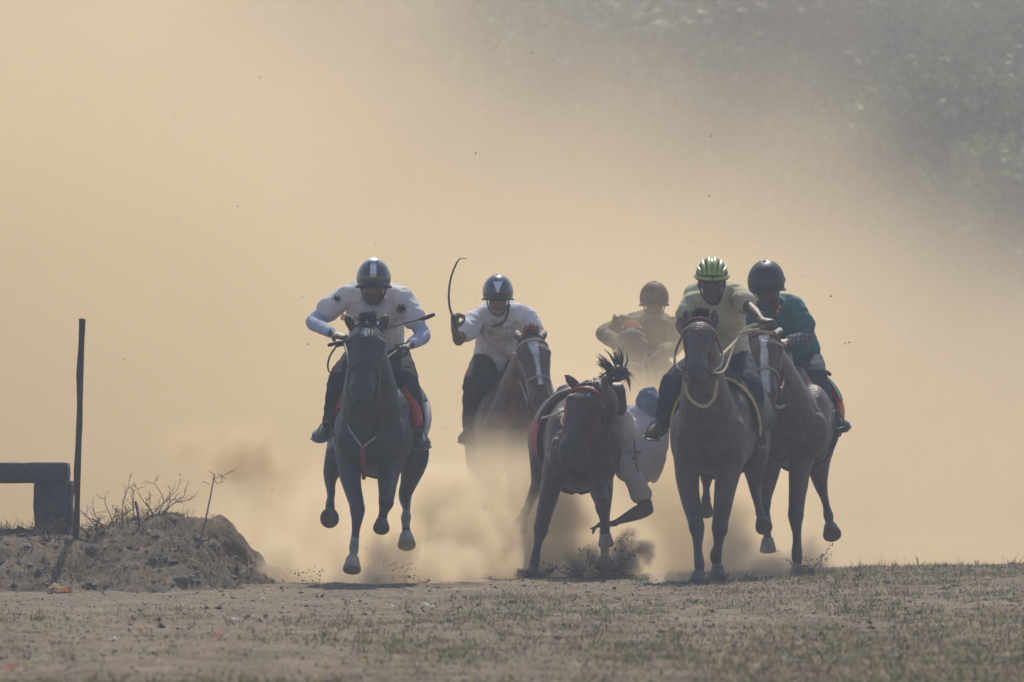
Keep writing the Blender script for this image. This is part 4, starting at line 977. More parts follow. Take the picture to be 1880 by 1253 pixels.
# ------------------------------------------------------------------ things on the bank
def rough_box(c0, c1, res=.04, amp=.012, seed=0, round_=.02):
    """a worn block: a finely divided box with rounded edges and a pitted skin"""
    c0 = np.array(c0, float); c1 = np.array(c1, float); n = np.maximum(2, ((c1 - c0) / res).astype(int)); V = []; F = []; idx = {}
    def vid(i, j, k):
        if (i, j, k) not in idx: idx[(i, j, k)] = len(V); V.append(c0 + (c1 - c0) * np.array([i / n[0], j / n[1], k / n[2]]))
        return idx[(i, j, k)]
    for a in range(3):
        b, c = (a + 1) % 3, (a + 2) % 3
        for e in (0, n[a]):
            for i in range(n[b]):
                for j in range(n[c]):
                    q = []
                    for di, dj in ((0, 0), (1, 0), (1, 1), (0, 1)):
                        t = [0, 0, 0]; t[a] = e; t[b] = i + di; t[c] = j + dj; q.append(vid(*t))
                    F.append(tuple(q) if e else tuple(q[::-1]))
    V = np.array(V); m = (c0 + c1) / 2; h = (c1 - c0) / 2
    inner = np.clip(V, c0 + round_, c1 - round_); dv = V - inner; l = np.linalg.norm(dv, axis=1)[:, None] + 1e-9; V = inner + dv / l * np.minimum(l, round_)
    d = (V - inner) / (np.linalg.norm(V - inner, axis=1)[:, None] + 1e-9)
    V = V + d * (amp * (vnoise(V, 7, seed) + .6 * vnoise(V, 19, seed + 3)))[:, None]
    return V, F


conc = soil_mat('stained_concrete', (.055, .052, .05), (.085, .08, .077), (.13, .122, .115), 2.2)
def WX(px, d): return W(px, 0, d).x
def WZ(py, d): return W(0, py, d).z
d = 50.6
cf = empty('concrete_frame', (WX(40, d), d, .33), 'dark weathered concrete frame with square opening standing on the bank', 'concrete frame')
V, F = rough_box((WX(-140, d), d, WZ(887, d)), (WX(124, d), d + .35, WZ(850, d)), .03, .006, 1, .012); obj('lintel', V, F, conc, cf)
V, F = rough_box((WX(62, d), d + .012, WZ(990, d)), (WX(131, d), d + .33, WZ(884, d)), .03, .008, 2, .015); obj('pillar', V, F, conc, cf)
V, F = rough_box((WX(-140, d), d + .012, WZ(990, d)), (WX(-70, d), d + .33, WZ(884, d)), .03, .008, 4, .015); obj('pillar', V, F, conc, cf)

d = 50.15
pm = mat('weathered_post', (.05, .047, .045), .8, .45, 14, .5, 50, stretch=(1, 1, .2))
pole = empty('marker_pole', W(139, 985, d), 'tall thin dark square pole leaning slightly beside the concrete frame', 'pole')
a, b = W(139, 990, d), W(150, 587, d); V = []; ht = 16
for k in range(ht + 1):
    c = lerp(a, b, k / ht) + Vector((.004 * math.sin(k * .9), 0, 0)); w = .0175 + .002 * math.sin(k * 1.7)
    V += [c + Vector(q) * w for q in ((-1, -1, 0), (1, -1, 0), (1, 1, 0), (-1, 1, 0))]
F = [(k * 4 + j, k * 4 + (j + 1) % 4, k * 4 + 4 + (j + 1) % 4, k * 4 + 4 + j) for k in range(ht) for j in range(4)] + [(3, 2, 1, 0), tuple(ht * 4 + j for j in range(4))]
obj('post', V, F, pm, pole, smooth=False)
cap_ = ball(b, (.021, .021, .008), None, 2); solid('cap', cap_, pm, pole)
solid('strip', tube([lerp(a, b, t) + Vector((.0175, -.019, 0)) for t in (.05, .3, .6, .97)], .004, n=6), mat('red_brown_edge', (.10, .06, .05), .8, .4, 30), pole)  # red-brown strip along one edge of the post

twig_m = mat('dry_twig', (.12, .09, .065), .9, .4, 30)
def twigs(base, n, length, spread, seed, lean=(0, 0, 0), r0=.005, depth=3):
    rg = random.Random(seed); parts = []
    def grow(p, d_, l, r, lev):
        q = [p]
        for s in range(3): d_ = (d_ + Vector((rg.gauss(0, .18), rg.gauss(0, .18), rg.gauss(.02, .14)))).normalized(); q.append(q[-1] + d_ * l / 3)
        parts.append(tube(q, [r, r * .85, r * .7, r * .45], n=5, sub=1))
        if lev:
            for k in range(rg.randint(2, 3)):
                i = rg.randint(1, 3); grow(q[i], (d_ + Vector((rg.gauss(0, .7), rg.gauss(0, .5), rg.gauss(0, .45)))).normalized(), l * rg.uniform(.45, .7), r * .6, lev - 1)
    for k in range(n): grow(Vector(base) + Vector((rg.gauss(0, .03), rg.gauss(0, .05), -.03)), (Vector((rg.gauss(0, spread), rg.gauss(0, spread), 1)) + Vector(lean)).normalized(), length * rg.uniform(.7, 1.1), r0, depth)
    return parts
def on_bank(px, d): x = WX(px, d); return Vector((x, d, float(bank_h(np.array([x]), np.array([d]))[0])))
for px, dd, n, l, sp, sd, lb in ((200, 50.3, 7, .22, .7, 1, 'low tangled dry bush just right of the leaning pole'), (240, 50.5, 6, .24, .6, 2, 'tallest dry twiggy bush in the middle of the bank top'),
                                 (285, 50.4, 5, .18, .6, 3, 'sparse dry bush on the bank behind the short stake'), (95, 49.9, 8, .17, .5, 4, 'dry bush growing at the foot of the concrete pillar'), (170, 50.2, 5, .15, .9, 5, 'small dry bush touching the base of the pole')):
    b = on_bank(px, dd); r = empty('dry_bush', b, lb, 'bush', 'dry bushes on the bank'); solid('twigs', twigs(b, n, l, sp, sd), twig_m, r)
b = on_bank(258, 50.0); stk = solid('stake', tube([b - Vector((0, 0, .05)), lerp(b, W(249, 922, 50.0), .5), W(249, 922, 50.0)], [.009, .008, .007], n=8), twig_m)
tag(stk, 'short thin wooden stake stuck in the bank top', 'stake')
b = on_bank(362, 50.3); sp = empty('dead_sapling', b, 'bare leaning sapling on the crown of the bank', 'sapling')
tip = W(394, 872, 50.3)
solid('stem', tube([b - Vector((0, 0, .05)), lerp(b, tip, .5) + Vector((.01, 0, 0)), tip], [.006, .005, .004], n=8), mat('pale_twig', (.2, .165, .12), .9, .3), sp)
pr = []
for q in ([(394, 872), (384, 866)], [(390, 880), (408, 874), (425, 866), (432, 862)], [(408, 874), (406, 884)], [(385, 890), (372, 884)], [(392, 876), (398, 888), (410, 884)], [(400, 870), (415, 880)]):
    pr.append(tube([W(x, y, 50.3) for x, y in q], .0022, n=5, sub=2))
solid('branches', pr, MATS['pale_twig'], sp)

def rock(name, c, r, seed, m, label, group):
    V, F = ball((0, 0, 0), r, None, 3); V = V * (1 + .35 * vnoise(V / max(r), 1.6, seed) + .12 * vnoise(V / max(r), 5, seed))[:, None]
    o = obj(name, V + np.array(c), F, m, None, smooth=False); me = o.data; mid = Vector(c)
    me.transform(Matrix.Translation(-mid)); o.location = mid; return tag(o, label, 'rock', group)
rock_m = soil_mat('pale_rock', (.11, .095, .08), (.16, .14, .118), (.22, .195, .165), 3.)
for px, py, dd, r, lb in ((210, 1035, 48.95, .07, 'large grey rock half way up the bank face'), (165, 1062, 48.85, .05, 'rock low on the bank below the leaning pole'), (185, 1072, 48.75, .055, 'rock wedged at the foot of the bank, left of a flat one'),
                              (215, 1071, 48.72, .05, 'flat rock at the foot of the bank'), (238, 1072, 48.72, .045, 'pointed rock at the foot of the bank, rightmost of its cluster'), (345, 1067, 48.7, .055, 'dark rounded rock at the bank foot beside a log-shaped clod'),
                              (375, 1069, 48.72, .04, 'long low clod lying against the bank foot'), (330, 1040, 49.1, .06, 'dark rock in the middle of the bank face'), (295, 1012, 49.3, .05, 'small rock near the top of the bank face'), (170, 985, 49.7, .06, 'rock on the bank top under the dry bush')):
    x = WX(px, dd); y = dd; z = float(bank_h(np.array([x]), np.array([y]))[0])
    rock('rock', (x, y, z - r * .05), (r * random.uniform(.7, 1.1), r * .7, r * .5), px * .1, rock_m, lb, 'rocks in the bank')

# ------------------------------------------------------------------ grass, clods, litter
def blades(name, X, Y, Zf, H, Wd, C, lean=.5, seed=0, m=None):
    rg = np.random.default_rng(seed); n = len(X); a = rg.uniform(0, 2 * np.pi, n); dx, dy = np.cos(a), np.sin(a)
    ln = rg.uniform(.1, 1, n) * lean * H; b = rg.uniform(0, 2 * np.pi, n); wx, wy = np.cos(b) * Wd, np.sin(b) * Wd
    Z = Zf(X, Y) - .004
    P0 = np.stack([X - wx, Y - wy, Z], 1); P1 = np.stack([X + wx, Y + wy, Z], 1)
    mx, my, mz = X + dx * ln * .35, Y + dy * ln * .35, Z + H * .6
    P2 = np.stack([mx - wx * .7, my - wy * .7, mz], 1); P3 = np.stack([mx + wx * .7, my + wy * .7, mz], 1)
    P4 = np.stack([X + dx * ln, Y + dy * ln, Z + H * (1 - .3 * (ln / (H + 1e-6)))], 1)
    V = np.stack([P0, P1, P3, P2, P4], 1).reshape(-1, 3); i = np.arange(n) * 5
    me = bpy.data.meshes.new(name); me.vertices.add(n * 5); me.vertices.foreach_set('co', V.astype(np.float32).ravel())
    lp = np.stack([i, i + 1, i + 2, i + 3, i + 3, i + 2, i + 4], 1).ravel(); me.loops.add(len(lp)); me.loops.foreach_set('vertex_index', lp.astype(np.int32))
    ls = np.stack([np.arange(n) * 7, np.arange(n) * 7 + 4], 1).ravel(); me.polygons.add(n * 2); me.polygons.foreach_set('loop_start', ls.astype(np.int32))
    me.update(calc_edges=True); set_col(me, np.repeat(C, 5, 0)); me.materials.append(m or grass_m)
    o = bpy.data.objects.new(name, me); col.objects.link(o); return o


grass_m = mat('grass_blades', attr=True, rough=.7, var=.3, scale=5, trans=.4, spec=.3)
rg = np.random.default_rng(11)
# tufts thicken towards the grassy side and the foreground
N = 52000
cx = rg.uniform(-4.6, 4.6, N); cy = 29.2 + (56 - 29.2) * rg.uniform(0, 1, N) ** 1.15
keep = np.abs(cx) < cy * .068 + .25
cx, cy = cx[keep], cy[keep]
dens = .48 + .30 * sstep(cx / (cy * .0627), -.5, .75) - .30 * sstep(-cx / (cy * .0627), .1, .9) + .30 * (1 - sstep(cy, 30.5, 38)) + 1.9 * fbm(cx, cy * .45, .9, 4, 41) + 1.1 * fbm(cx, cy * .6, 4.0, 2, 4)
track = sstep(cy, 46.0, 49.) * (1 - sstep(cx, .1, 1.4)); dens = dens - .6 * track
kp = rg.uniform(0, 1, len(cx)) < np.clip(dens, .02, 1) ** 1.9
cx, cy, dens = cx[kp], cy[kp], dens[kp]
nb = rg.integers(4, 10, len(cx)); rep_ = np.repeat(np.arange(len(cx)), nb); n = len(rep_)
X = cx[rep_] + rg.normal(0, .02, n); Y = cy[rep_] + rg.normal(0, .02, n)
H = np.abs(rg.normal(.014, .009, n)) * (.6 + .7 * np.clip(dens[rep_], 0, 1)) + .005
big = rg.uniform(0, 1, len(cx)) < .05; H = np.where(big[rep_], H * 2.8, H)
pal = np.array([(.34, .275, .17), (.19, .16, .092), (.095, .105, .04), (.06, .078, .026), (.17, .2, .05), (.04, .036, .025)])
greenish = np.clip(.36 + 2.2 * fbm(cx, cy * .6, .7, 3, 77), 0, 1)
pick = np.where(rg.uniform(0, 1, n) < greenish[rep_], rg.choice([2, 3, 4, 2, 1], n), rg.choice([0, 1, 1, 0, 5], n))
C = pal[pick] * rg.uniform(.6, 1.35, (n, 1)); C = np.where((rg.uniform(0, 1, len(cx)) < .10)[rep_][:, None], C * .35, C)
tag(blades('grass', X, Y, ground_h, H, rg.uniform(.0014, .0036, n), C, 1.7, 2), 'short patchy grass on the race ground', 'grass', kind='stuff')
# dry grass on the bank
N = 9000
bx = rg.uniform(-4.2, -1.3, N); by = rg.uniform(48.6, 52, N); hb = bank_h(bx, by) - ground_h(bx, by)
k = (hb > .03) & (rg.uniform(0, 1, N) < np.clip(.12 + 2.6 * fbm(bx, by, 2.2, 3, 8), .0, 1)); bx, by = bx[k], by[k]
r_ = np.repeat(np.arange(len(bx)), 5); n = len(r_)
C = np.array([(.26, .2, .13), (.19, .15, .1), (.1, .08, .055), (.3, .25, .17)])[rg.integers(0, 4, n)] * rg.uniform(.7, 1.25, (n, 1))
tag(blades('dry_grass', bx[r_] + rg.normal(0, .02, n), by[r_] + rg.normal(0, .02, n), bank_h, np.abs(rg.normal(.045, .028, n)) + .012, rg.uniform(.0012, .0028, n), C, 1.4, 3), 'dry grass matted over the earth bank', 'grass', kind='stuff')


def specks(name, P, S, C, m, label, cat, flat=1.):
    """many small irregular crumbs in one mesh"""
    n = len(P); rg_ = np.random.default_rng(7); base = np.array([(1, 0, 0), (-1, 0, 0), (0, 1, 0), (0, -1, 0), (0, 0, 1), (0, 0, -1)], float)
    V = base[None] * rg_.uniform(.55, 1.35, (n, 6, 1)) * S[:, None, None] + rg_.normal(0, .15, (n, 6, 3)) * S[:, None, None] + P[:, None]
    f = np.array([(0, 2, 4), (2, 1, 4), (1, 3, 4), (3, 0, 4), (2, 0, 5), (1, 2, 5), (3, 1, 5), (0, 3, 5)]); F = (np.arange(n)[:, None, None] * 6 + f[None]).reshape(-1, 3)
    o = obj(name, (P[:, None] + (V - P[:, None]) * np.array((1, 1, flat))).reshape(-1, 3), F, m, None, False, np.repeat(C, 6, 0)); return tag(o, label, cat, kind='stuff')


clod_m = mat('loose_soil', attr=True, rough=.95, var=.3, scale=20)
N = 18000
x = rg.uniform(-4.3, 4.3, N); y = 29.3 + 26 * rg.uniform(0, 1, N) ** 1.1; s = np.abs(rg.normal(.003, .004, N)) + .0015; bigc = rg.uniform(0, 1, N) < .02; s = np.where(bigc, s + rg.uniform(.005, .018, N), s)
C = np.array([(.17, .13, .09), (.1, .08, .06), (.25, .2, .145), (.04, .032, .026)])[rg.integers(0, 4, N)]; C[bigc] = (.038, .03, .025)
specks('soil_crumbs', np.stack([x, y, ground_h(x, y) + s * .3], 1), s, C, clod_m, 'loose crumbs and clods of soil scattered on the ground', 'soil', .55)
N = 3500
x = rg.uniform(-4.2, -1.2, N); y = rg.uniform(48.4, 51.5, N); s = np.abs(rg.normal(.008, .01, N)) + .003; hb = bank_h(x, y) - ground_h(x, y); k = hb > .01; x, y, s = x[k], y[k], s[k]
C = np.array([(.15, .12, .09), (.1, .08, .06), (.2, .165, .13), (.07, .057, .047)])[rg.integers(0, 4, len(x))]
specks('bank_clods', np.stack([x, y, bank_h(x, y)], 1), s, C, clod_m, 'clods of earth lying over the bank face', 'soil', .7)
N = 1800   # bleached straw
x = rg.uniform(-4.2, 4.2, N); y = 29.3 + 24 * rg.uniform(0, 1, N) ** 1.2; st = []
V = []; F = []
for i in range(N):
    a = rg.uniform(0, 6.28); l = rg.uniform(.02, .09); z = ground_z(x[i], y[i]) + .006; p = Vector((x[i], y[i], z)); e = Vector((math.cos(a) * l, math.sin(a) * l, rg.uniform(0, .03))); w = Vector((0, 0, .002)); b_ = len(V)
    u = e.cross(Vector((0, 0, 1))).normalized() * .002
    V += [p - u, p + u, p + w, p + e - u, p + e + u, p + e + w]; F += [(b_, b_ + 1, b_ + 4, b_ + 3), (b_ + 1, b_ + 2, b_ + 5, b_ + 4), (b_ + 2, b_, b_ + 3, b_ + 5)]
tag(obj('straw_litter', V, F, mat('bleached_straw', (.42, .36, .26), .8, .3, 20), None, False), 'bleached straw stalks lying on the soil', 'straw', kind='stuff')

paper_w = mat('white_paper', (.82, .79, .73), .8, .15, 40, trans=.6); paper_o = mat('orange_wrapper', (.7, .3, .1), .5, .3, 40, trans=.6); paper_t = mat('tan_wrapper', (.6, .42, .26), .6, .3, 40, trans=.6); paper_y = mat('yellow_wrapper', (.62, .5, .16), .6, .3, 40, trans=.6)
def scrap(px, py, wpx, m, label, seed, hpx=None):
    d_ = CAM_H * FPX / (py - 813); c = W(px, py, d_); c.z = ground_z(c.x, c.y) + .006; s_ = wpx * d_ / FPX / 2 * 1.25; g = random.Random(seed); n = 5; V = []; F = []; ang = g.uniform(0, 3)
    for i in range(n):
        for j in range(n):
            u, v = (i / (n - 1) - .5) * 2, (j / (n - 1) - .5) * 2
            V.append(c + Vector((u * s_, v * s_ * .7, abs(g.gauss(0, .25)) * s_ + .25 * s_ * (1 - abs(v)) + .18 * s_ * math.sin(u * 3 + ang))))
    k = n * n; V += [p - Vector((0, 0, .002)) for p in V]
    for i in range(n - 1):
        for j in range(n - 1): q = (i * n + j, i * n + j + 1, (i + 1) * n + j + 1, (i + 1) * n + j); F += [q, tuple(x + k for x in q[::-1])]
    rim = list(range(n)) + [i * n + n - 1 for i in range(1, n)] + [(n - 1) * n + j for j in range(n - 2, -1, -1)] + [i * n for i in range(n - 2, 0, -1)]
    for a, b in zip(rim, rim[1:] + rim[:1]): F.append((a, b, b + k, a + k))
    o = obj('litter_scrap', [p - c for p in V], F, m, None, False); o.location = c
    tag(o, label, 'litter', 'litter on the ground')
for i, (px, py, w, m, lb) in enumerate(((110, 1087, 36, paper_t, 'largest tan and white scrap at the foot of the bank'), (88, 1083, 10, paper_w, 'white wad beside the largest scrap at the bank foot'), (785, 1117, 20, paper_w, 'pale shiny scrap on bare soil below the black horse'),
        (89, 1167, 16, paper_t, 'tan scrap on soil near the lower corner below the bank'), (400, 1165, 14, paper_o, 'small orange and white scrap by a green tuft'), (428, 1139, 16, paper_w, 'white folded scrap on bare soil'), (299, 1177, 13, paper_y, 'yellowish scrap among low green grass'),
        (207, 1176, 14, paper_w, 'white scrap beside a dark tuft'), (260, 1160, 16, paper_t, 'orange tinted strip on soil left of centre'), (55, 1226, 13, paper_y, 'yellow-white scrap in the nearest corner grass'), (18, 1231, 18, paper_o, 'dull orange scrap at the very lower corner'),
        (482, 1104, 9, paper_w, 'tiny white shred on soil right of the bank'), (1812, 1086, 13, paper_t, 'pale tan scrap in grass on the crest, far side'), (1642, 1206, 14, paper_w, 'pinkish white scrap in the foreground grass'), (664, 1219, 11, paper_y, 'pale yellow shred in foreground weeds'),
        (897, 1058, 15, paper_o, 'orange scrap at the dust edge beside the stumbling horse'), (819, 1117, 8, paper_w, 'tiny white shred next to the shiny scrap'), (720, 1112, 7, paper_w, 'white speck of paper left of the shiny scrap'), (795, 1086, 7, paper_w, 'white shred at the edge of the track dust'))):
    scrap(px, py, w, m, lb, i)

# clods thrown up by the hooves
PP = []; SS = []; CC = []
def burst(px, d_, n, w, h, size, bias=0, pw=1.6, seed=0):
    """soil flung up in a few ragged jets"""
    g = np.random.default_rng(seed); x0 = WX(px, d_); nj = max(4, n // 150); ja = g.normal(bias, .55, nj); jl = g.uniform(.35, 1., nj); jw = g.uniform(.5, 1.2, nj); j = g.integers(0, nj, n)
    t = g.uniform(0, 1, n) ** pw; zz = t * h * jl[j]; sp = .10 * w * jw[j] * (1.3 - .6 * t)
    xx = x0 + g.uniform(-.3, .3, nj)[j] * w * .6 + ja[j] * t * w * .9 + g.normal(0, 1, n) * sp; yy = d_ + g.normal(0, .07, n)
    PP.append(np.stack([xx, yy, ground_h(xx, yy) + zz + g.normal(0, .006, n)], 1)); SS.append(np.abs(g.normal(size, size * .7, n)) * (1.2 - .6 * t) + .0012)
    CC.append(np.array([(.085, .068, .05), (.12, .093, .068), (.06, .049, .039)])[g.integers(0, 3, n)])
burst(1112, 53.0, 700, .30, .34, .004, .3, 1.5, 1); burst(1150, 53.0, 250, .2, .3, .003, .2, 1.4, 2); burst(1062, 53.1, 300, .14, .2, .0035, -.6, 1.5, 3)
burst(977, 53.15, 700, .17, .085, .005, 0, 1.0, 4); burst(1318, 51.45, 600, .16, .14, .003, .1, 1.7, 5); burst(1480, 52.9, 450, .2, .24, .003, .15, 1.6, 6)
burst(1300, 51.1, 120, .2, .06, .006, 0, 1.5, 7); burst(760, 51.2, 160, .5, .25, .003, .2, 1.2, 8); burst(575, 51.2, 60, .2, .12, .003, 0, 1.2, 9); burst(930, 54.3, 160, .3, .35, .003, -.1, 1.3, 12)
g = np.random.default_rng(3); n = 70; dd = g.uniform(50, 54, n); px = g.uniform(200, 1600, n); py = g.uniform(90, 900, n)
PP.append(np.array([tuple(W(a, b, c)) for a, b, c in zip(px, py, dd)])); SS.append(g.uniform(.002, .0065, n)); CC.append(np.tile((.08, .065, .05), (n, 1)))
specks('flying_dirt', np.vstack(PP), np.concatenate(SS), np.vstack(CC), clod_m, 'clods and crumbs of soil thrown up by the hooves', 'dirt')

# ------------------------------------------------------------------ trees beyond the dust
leaf_m = mat('tree_leaves', attr=True, rough=.6, var=.3, scale=.6, trans=.45, spec=.3)
bark_m = mat('tree_bark', (.07, .055, .042), .95, .4, 3, .6, 9, stretch=(1, 1, .3))
def leaf_cloud(cent, n, r, size, cols, seed):
    g = np.random.default_rng(seed); k = g.integers(0, len(cent), n); c = np.array(cent)[k]; rr = np.array(r)[k]
    d_ = g.normal(0, 1, (n, 3)); d_ /= np.linalg.norm(d_, axis=1)[:, None]; p = c + d_ * (rr * g.uniform(.25, 1.05, n) ** .6)[:, None] * np.array((1, 1, .75))
    u = g.normal(0, 1, (n, 3)); u /= np.linalg.norm(u, axis=1)[:, None]; v = np.cross(u, g.normal(0, 1, (n, 3))); v /= np.linalg.norm(v, axis=1)[:, None]; s_ = (size * g.uniform(.5, 1.3, n))[:, None]
    V = np.stack([p - u * s_, p + v * s_ * .45, p + u * s_, p - v * s_ * .45], 1).reshape(-1, 3); i = np.arange(n) * 4
    tone = g.uniform(0, 1, len(cent))[k]
    C = np.array(cols)[(tone * len(cols)).astype(int) % len(cols)] * g.uniform(.6, 1.4, (n, 1))
    return V, np.stack([i, i + 1, i + 2, i + 3], 1), np.repeat(C, 4, 0)
GREENS = [(.045, .065, .028), (.06, .08, .03), (.085, .10, .03), (.035, .05, .028)]
def tree(x, y, h, cr, seed, label, n=5200, cols=GREENS):
    g = random.Random(seed); z0 = float(hill_h(np.array([x]), np.array([y]))[0]); b = Vector((x, y, z0)); r = empty('tree', b, label, 'tree', 'trees beyond the dust')
    top = b + Vector((g.uniform(-.5, .5), g.uniform(-.5, .5), h * .8)); mid = lerp(b, top, .45) + Vector((g.uniform(-.3, .3), 0, 0))
    pr = [tube([b - Vector((0, 0, .3)), lerp(b, mid, .5), mid, top], [.24, .19, .15, .05], n=10)]; ce = []; ra = []
    for k in range(13):
        s_ = lerp(mid, top, g.uniform(-.35, .9)); a = g.uniform(0, 6.28); l = cr * g.uniform(.45, 1.0); e = s_ + Vector((math.cos(a) * l, math.sin(a) * l, g.uniform(.1, .9) * cr * .6))
        pr.append(tube([s_, lerp(s_, e, .5) + Vector((0, 0, .15)), e], [.08, .055, .02], n=7)); ce.append(tuple(e)); ra.append(cr * g.uniform(.28, .5)); m_ = lerp(s_, e, .55); ce.append(tuple(m_ + Vector((0, 0, .3)))); ra.append(cr * .3)
    ce.append(tuple(top)); ra.append(cr * .45)
    solid('trunk', pr, bark_m, r)
    V, F, C = leaf_cloud(ce, n * 3, ra, .085, cols, seed); obj('crown', V, F, leaf_m, r, False, C)
SUNLIT_GREENS = [(.07, .09, .03), (.13, .15, .035), (.05, .07, .03)]  # sunlight on the leaf sprays is put into these lighter greens
for a in ((7.6, 138, 9.5, 2.6, 1, 'tree with sunlit yellow-green sprays in the upper right corner', 5200, SUNLIT_GREENS), (4.4, 142, 9.0, 2.4, 2, 'dark leafy tree left of the sunlit corner tree'), (1.6, 147, 10.0, 2.7, 3, 'hazy tree above the heads of the grassy-side riders'),
          (-1.8, 144, 9.2, 2.5, 4, 'faint tree showing above the dust near the middle of the top edge'), (9.8, 150, 12.0, 3.0, 5, 'tall tree rising out of the upper right corner behind the sunlit one')):
    tree(*a)
g = np.random.default_rng(9); ce = []; ra = []
for k in range(520):
    x = g.uniform(-45, 45) if k < 260 else g.uniform(-16, 16); y = g.uniform(158, 230) if k < 260 else g.uniform(153, 166); z = float(hill_h(np.array([x]), np.array([y]))[0]); ce.append((x, y, z + g.uniform(.5, 8 if k < 260 else 12))); ra.append(g.uniform(1.4, 2.6))
V, F, C = leaf_cloud(ce, 190000, ra, .19, GREENS, 12)
tag(obj('forest', V, F, leaf_m, None, False, C), 'dark mass of woodland covering the slope behind the dust', 'woodland', kind='stuff')

# ------------------------------------------------------------------ haze and dust
def vol_mat(name, c, g, dens):
    m = bpy.data.materials.new(name); m.use_nodes = True; t = m.node_tree; t.nodes.clear()
    o = t.nodes.new('ShaderNodeOutputMaterial'); v = t.nodes.new('ShaderNodeVolumePrincipled')
    v.inputs['Color'].default_value = (*c, 1); v.inputs['Anisotropy'].default_value = g; v.inputs['Density'].default_value = dens
    t.links.new(v.outputs[0], o.inputs['Volume']); return m


def box_obj(name, lo, hi, m):
    V = [(x, y, z) for x in (lo[0], hi[0]) for y in (lo[1], hi[1]) for z in (lo[2], hi[2])]
    F = [(0, 1, 3, 2), (4, 6, 7, 5), (0, 4, 5, 1), (2, 3, 7, 6), (0, 2, 6, 4), (1, 5, 7, 3)]
    return obj(name, V, F, m, None, False)


def dust(name, label, lo, hi, vox, puffs, scale, detail, amp, edge, m, seed=0, squash=(1, 1, 1)):
    """a drifting cloud: soft ellipsoids broken up by noise, kept as a grid of densities"""
    o = box_obj(name, lo, hi, m); tag(o, label, 'dust', kind='stuff')
    g = bpy.data.node_groups.new(name, 'GeometryNodeTree')
    g.interface.new_socket('Geometry', in_out='INPUT', socket_type='NodeSocketGeometry'); g.interface.new_socket('Geometry', in_out='OUTPUT', socket_type='NodeSocketGeometry')
    N = g.nodes; L = g.links; out = N.new('NodeGroupOutput'); vc = N.new('GeometryNodeVolumeCube'); sm = N.new('GeometryNodeSetMaterial'); sm.inputs['Material'].default_value = m
    pos = N.new('GeometryNodeInputPosition')
    def M(op, a, b=None):
        n = N.new('ShaderNodeMath'); n.operation = op
        for i, x in enumerate((a, b)):
            if x is None: continue
            if isinstance(x, (int, float)): n.inputs[i].default_value = x
            else: L.new(x, n.inputs[i])
        return n.outputs[0]
    def VM(op, a, b):
        n = N.new('ShaderNodeVectorMath'); n.operation = op; L.new(a, n.inputs[0])
        if b is not None: n.inputs[1].default_value = b
        return n
    tot = None
    for c, r, w in puffs:
        l = VM('LENGTH', VM('DIVIDE', VM('SUBTRACT', pos.outputs[0], tuple(c)).outputs[0], r).outputs[0], None)
        f = M('MULTIPLY', M('SUBTRACT', 1.0, l.outputs['Value']), w); tot = f if tot is None else M('MAXIMUM', tot, f)
    nz = N.new('ShaderNodeTexNoise'); nz.inputs['Scale'].default_value = scale; nz.inputs['Detail'].default_value = detail; nz.inputs['Roughness'].default_value = .58; nz.inputs['Distortion'].default_value = .35
    L.new(VM('MULTIPLY', VM('ADD', pos.outputs[0], (seed * 7.3, seed * 3.1, seed * 1.7)).outputs[0], squash).outputs[0], nz.inputs['Vector'])
    v = M('ADD', tot, M('MULTIPLY', M('SUBTRACT', nz.outputs[0], .5), amp))
    mr = N.new('ShaderNodeMapRange'); mr.interpolation_type = 'SMOOTHSTEP'; L.new(v, mr.inputs[0]); mr.inputs[1].default_value = 0; mr.inputs[2].default_value = edge
    # die out before the walls of the box
    L.new(mr.outputs[0], vc.inputs['Density']); vc.inputs['Min'].default_value = lo; vc.inputs['Max'].default_value = hi
    for i, k in enumerate(('Resolution X', 'Resolution Y', 'Resolution Z')): vc.inputs[k].default_value = max(8, int((hi[i] - lo[i]) / vox))
    L.new(vc.outputs[0], sm.inputs[0]); L.new(sm.outputs[0], out.inputs[0])
    md = o.modifiers.new('dust', 'NODES'); md.node_group = g
    return o


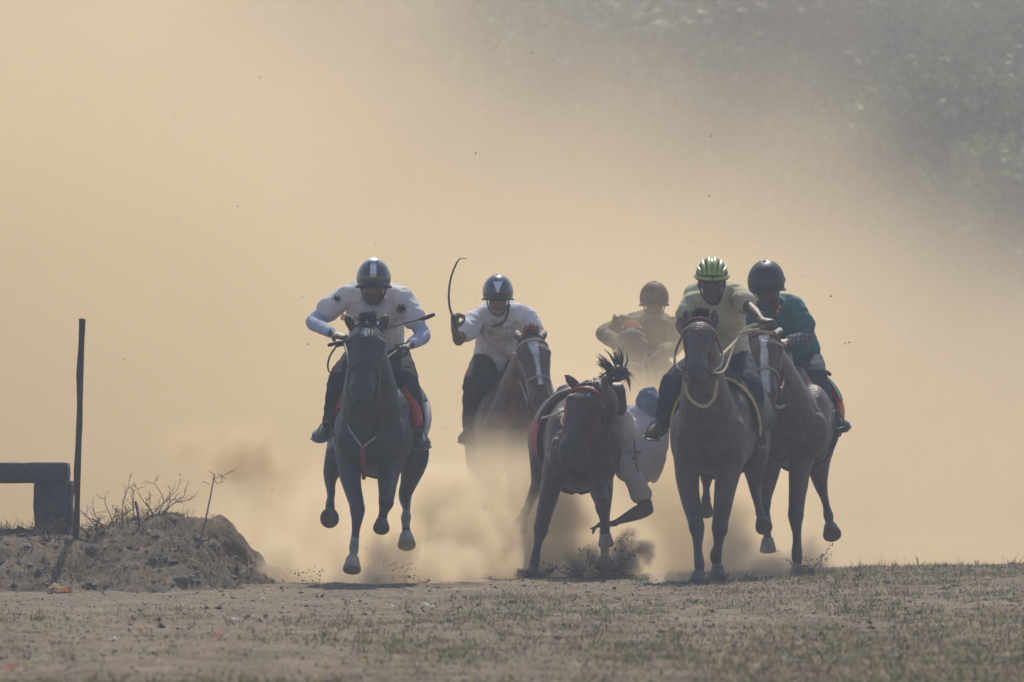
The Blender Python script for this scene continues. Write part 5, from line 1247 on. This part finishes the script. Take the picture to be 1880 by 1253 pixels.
TAN = (.92, .765, .53)
if DUST:
    # the great cloud that hangs behind the field of riders
    dust('dust_cloud', 'great sunlit tan dust cloud filling the view behind the riders', (-16, 61, -.8), (12, 88, 11.5), .5,
         [((-6.2, 74, 0), (10, 14, 10.5), 1), ((.3, 72, 0), (6, 12, 5.2), 1), ((4.5, 69, 0), (5, 8, 3.6), .75), ((-3.5, 69, 0), (10, 9, 2.4), 1.2), ((6, 73, 3), (9, 11, 8), .1)], .36, 5, .95, .6, vol_mat('cloud_dust', TAN, .4, .16), 4, (1, .7, 1))
    # trailing dust between the front and the back riders
    dust('dust_trail', 'thick low dust trailing behind the leading horses', (-2.8, 53.2, -.3), (3.6, 61, 2.4), .1,
         [((-.9, 55.0, .0), (1.6, 1.8, .85), 1.3), ((.0, 55.3, .05), (1.2, 1.7, 1.0), 1.9), ((1.0, 58.2, .3), (1.3, 2.0, 1.35), 1.4), ((1.0, 58.0, 1.1), (1.3, 1.6, 1.0), .3)], 2.0, 6, 1.5, .95, vol_mat('trail_dust', TAN, .4, 1.6), 2)
    dust('brown_puff', 'darker brown puff of dust drifting above the bank', (-2.8, 55, .1), (-.8, 57.2, 1.4), .05,
         [((-1.85, 56, .80), (.34, .4, .24), 1), ((-2.2, 56, .88), (.22, .3, .14), .9), ((-1.6, 56, .5), (.3, .4, .4), .8), ((-1.4, 56, .35), (.25, .4, .3), .7)], 5.0, 6, 2.8, .6, vol_mat('brown_dust', (.80, .63, .41), .3, 4.5), 8)
    k = []
    for px, dd, z, r in ((692, 51.0, .1, (.075, .15, .34)), (735, 51.2, .14, (.17, .2, .16)), (790, 51.3, .1, (.2, .25, .22)), (850, 51.8, .08, (.2, .3, .2)), (640, 51.3, .02, (.3, .3, .12)), (560, 51.5, .05, (.2, .3, .2)), (520, 51.6, .1, (.16, .3, .3)),
                         (925, 53.9, .2, (.13, .2, .36)), (900, 53.4, .1, (.12, .2, .3)), (950, 53.3, .06, (.11, .15, .2)), (860, 53.2, .3, (.25, .3, .3)), (820, 54, .5, (.3, .4, .3)), (1010, 53.8, .1, (.3, .3, .22)), (1020, 54.1, .4, (.25, .3, .25))):
        c = W(px, 0, dd); k.append(((c.x, dd, z), r, 1))
    dust('dust_kick', 'dust kicked up under the hooves of the leading black horse', (-1.9, 50.6, -.05), (.6, 55, .95), .045, k, 6.5, 6, 2.1, .5, vol_mat('kick_dust', (.90, .755, .54), .35, 4.6), 3)
    k = []
    for px, dd, z, r in ((1345, 51.9, .18, (.2, .3, .34)), (1390, 52.0, .06, (.25, .3, .16)), (1318, 51.5, .06, (.13, .15, .14)), (1485, 53.0, .08, (.2, .2, .24)), (1440, 53.2, .05, (.3, .3, .14)), (1250, 51.6, .0, (.35, .3, .1))):
        c = W(px, 0, dd); k.append(((c.x, dd, z), r, 1))
    dust('dust_kick', 'grey dust kicked up under the hooves of the grassy-side horses', (.9, 50.8, -.05), (2.5, 54, .75), .045, k, 6, 6, 1.9, .7, vol_mat('grey_kick_dust', (.80, .66, .49), .35, 4.6), 4)
    k = []
    for px, dd, z, r in ((1106, 53.05, .05, (.13, .15, .19)), (1148, 53.1, .12, (.14, .15, .2)), (1178, 53.1, .2, (.08, .1, .08)), (1060, 53.1, .06, (.1, .12, .15)), (977, 53.2, .02, (.12, .12, .07))):
        c = W(px, 0, dd); k.append(((c.x, dd, z), r, 1))
    dust('earth_spray', 'dark spray of earth bursting under the stumbling horse', (.0, 52.6, -.05), (1.15, 53.6, .5), .025, k, 9, 6, 3.4, .5, vol_mat('earth_dust', (.46, .36, .265), .25, 15.), 6)
tag(box_obj('haze', (-330, -60, -3), (330, 420, 64), vol_mat('haze_air', (.76, .85, 1.0), .2, .0017)), 'thin dusty haze in the air', 'haze', kind='stuff')
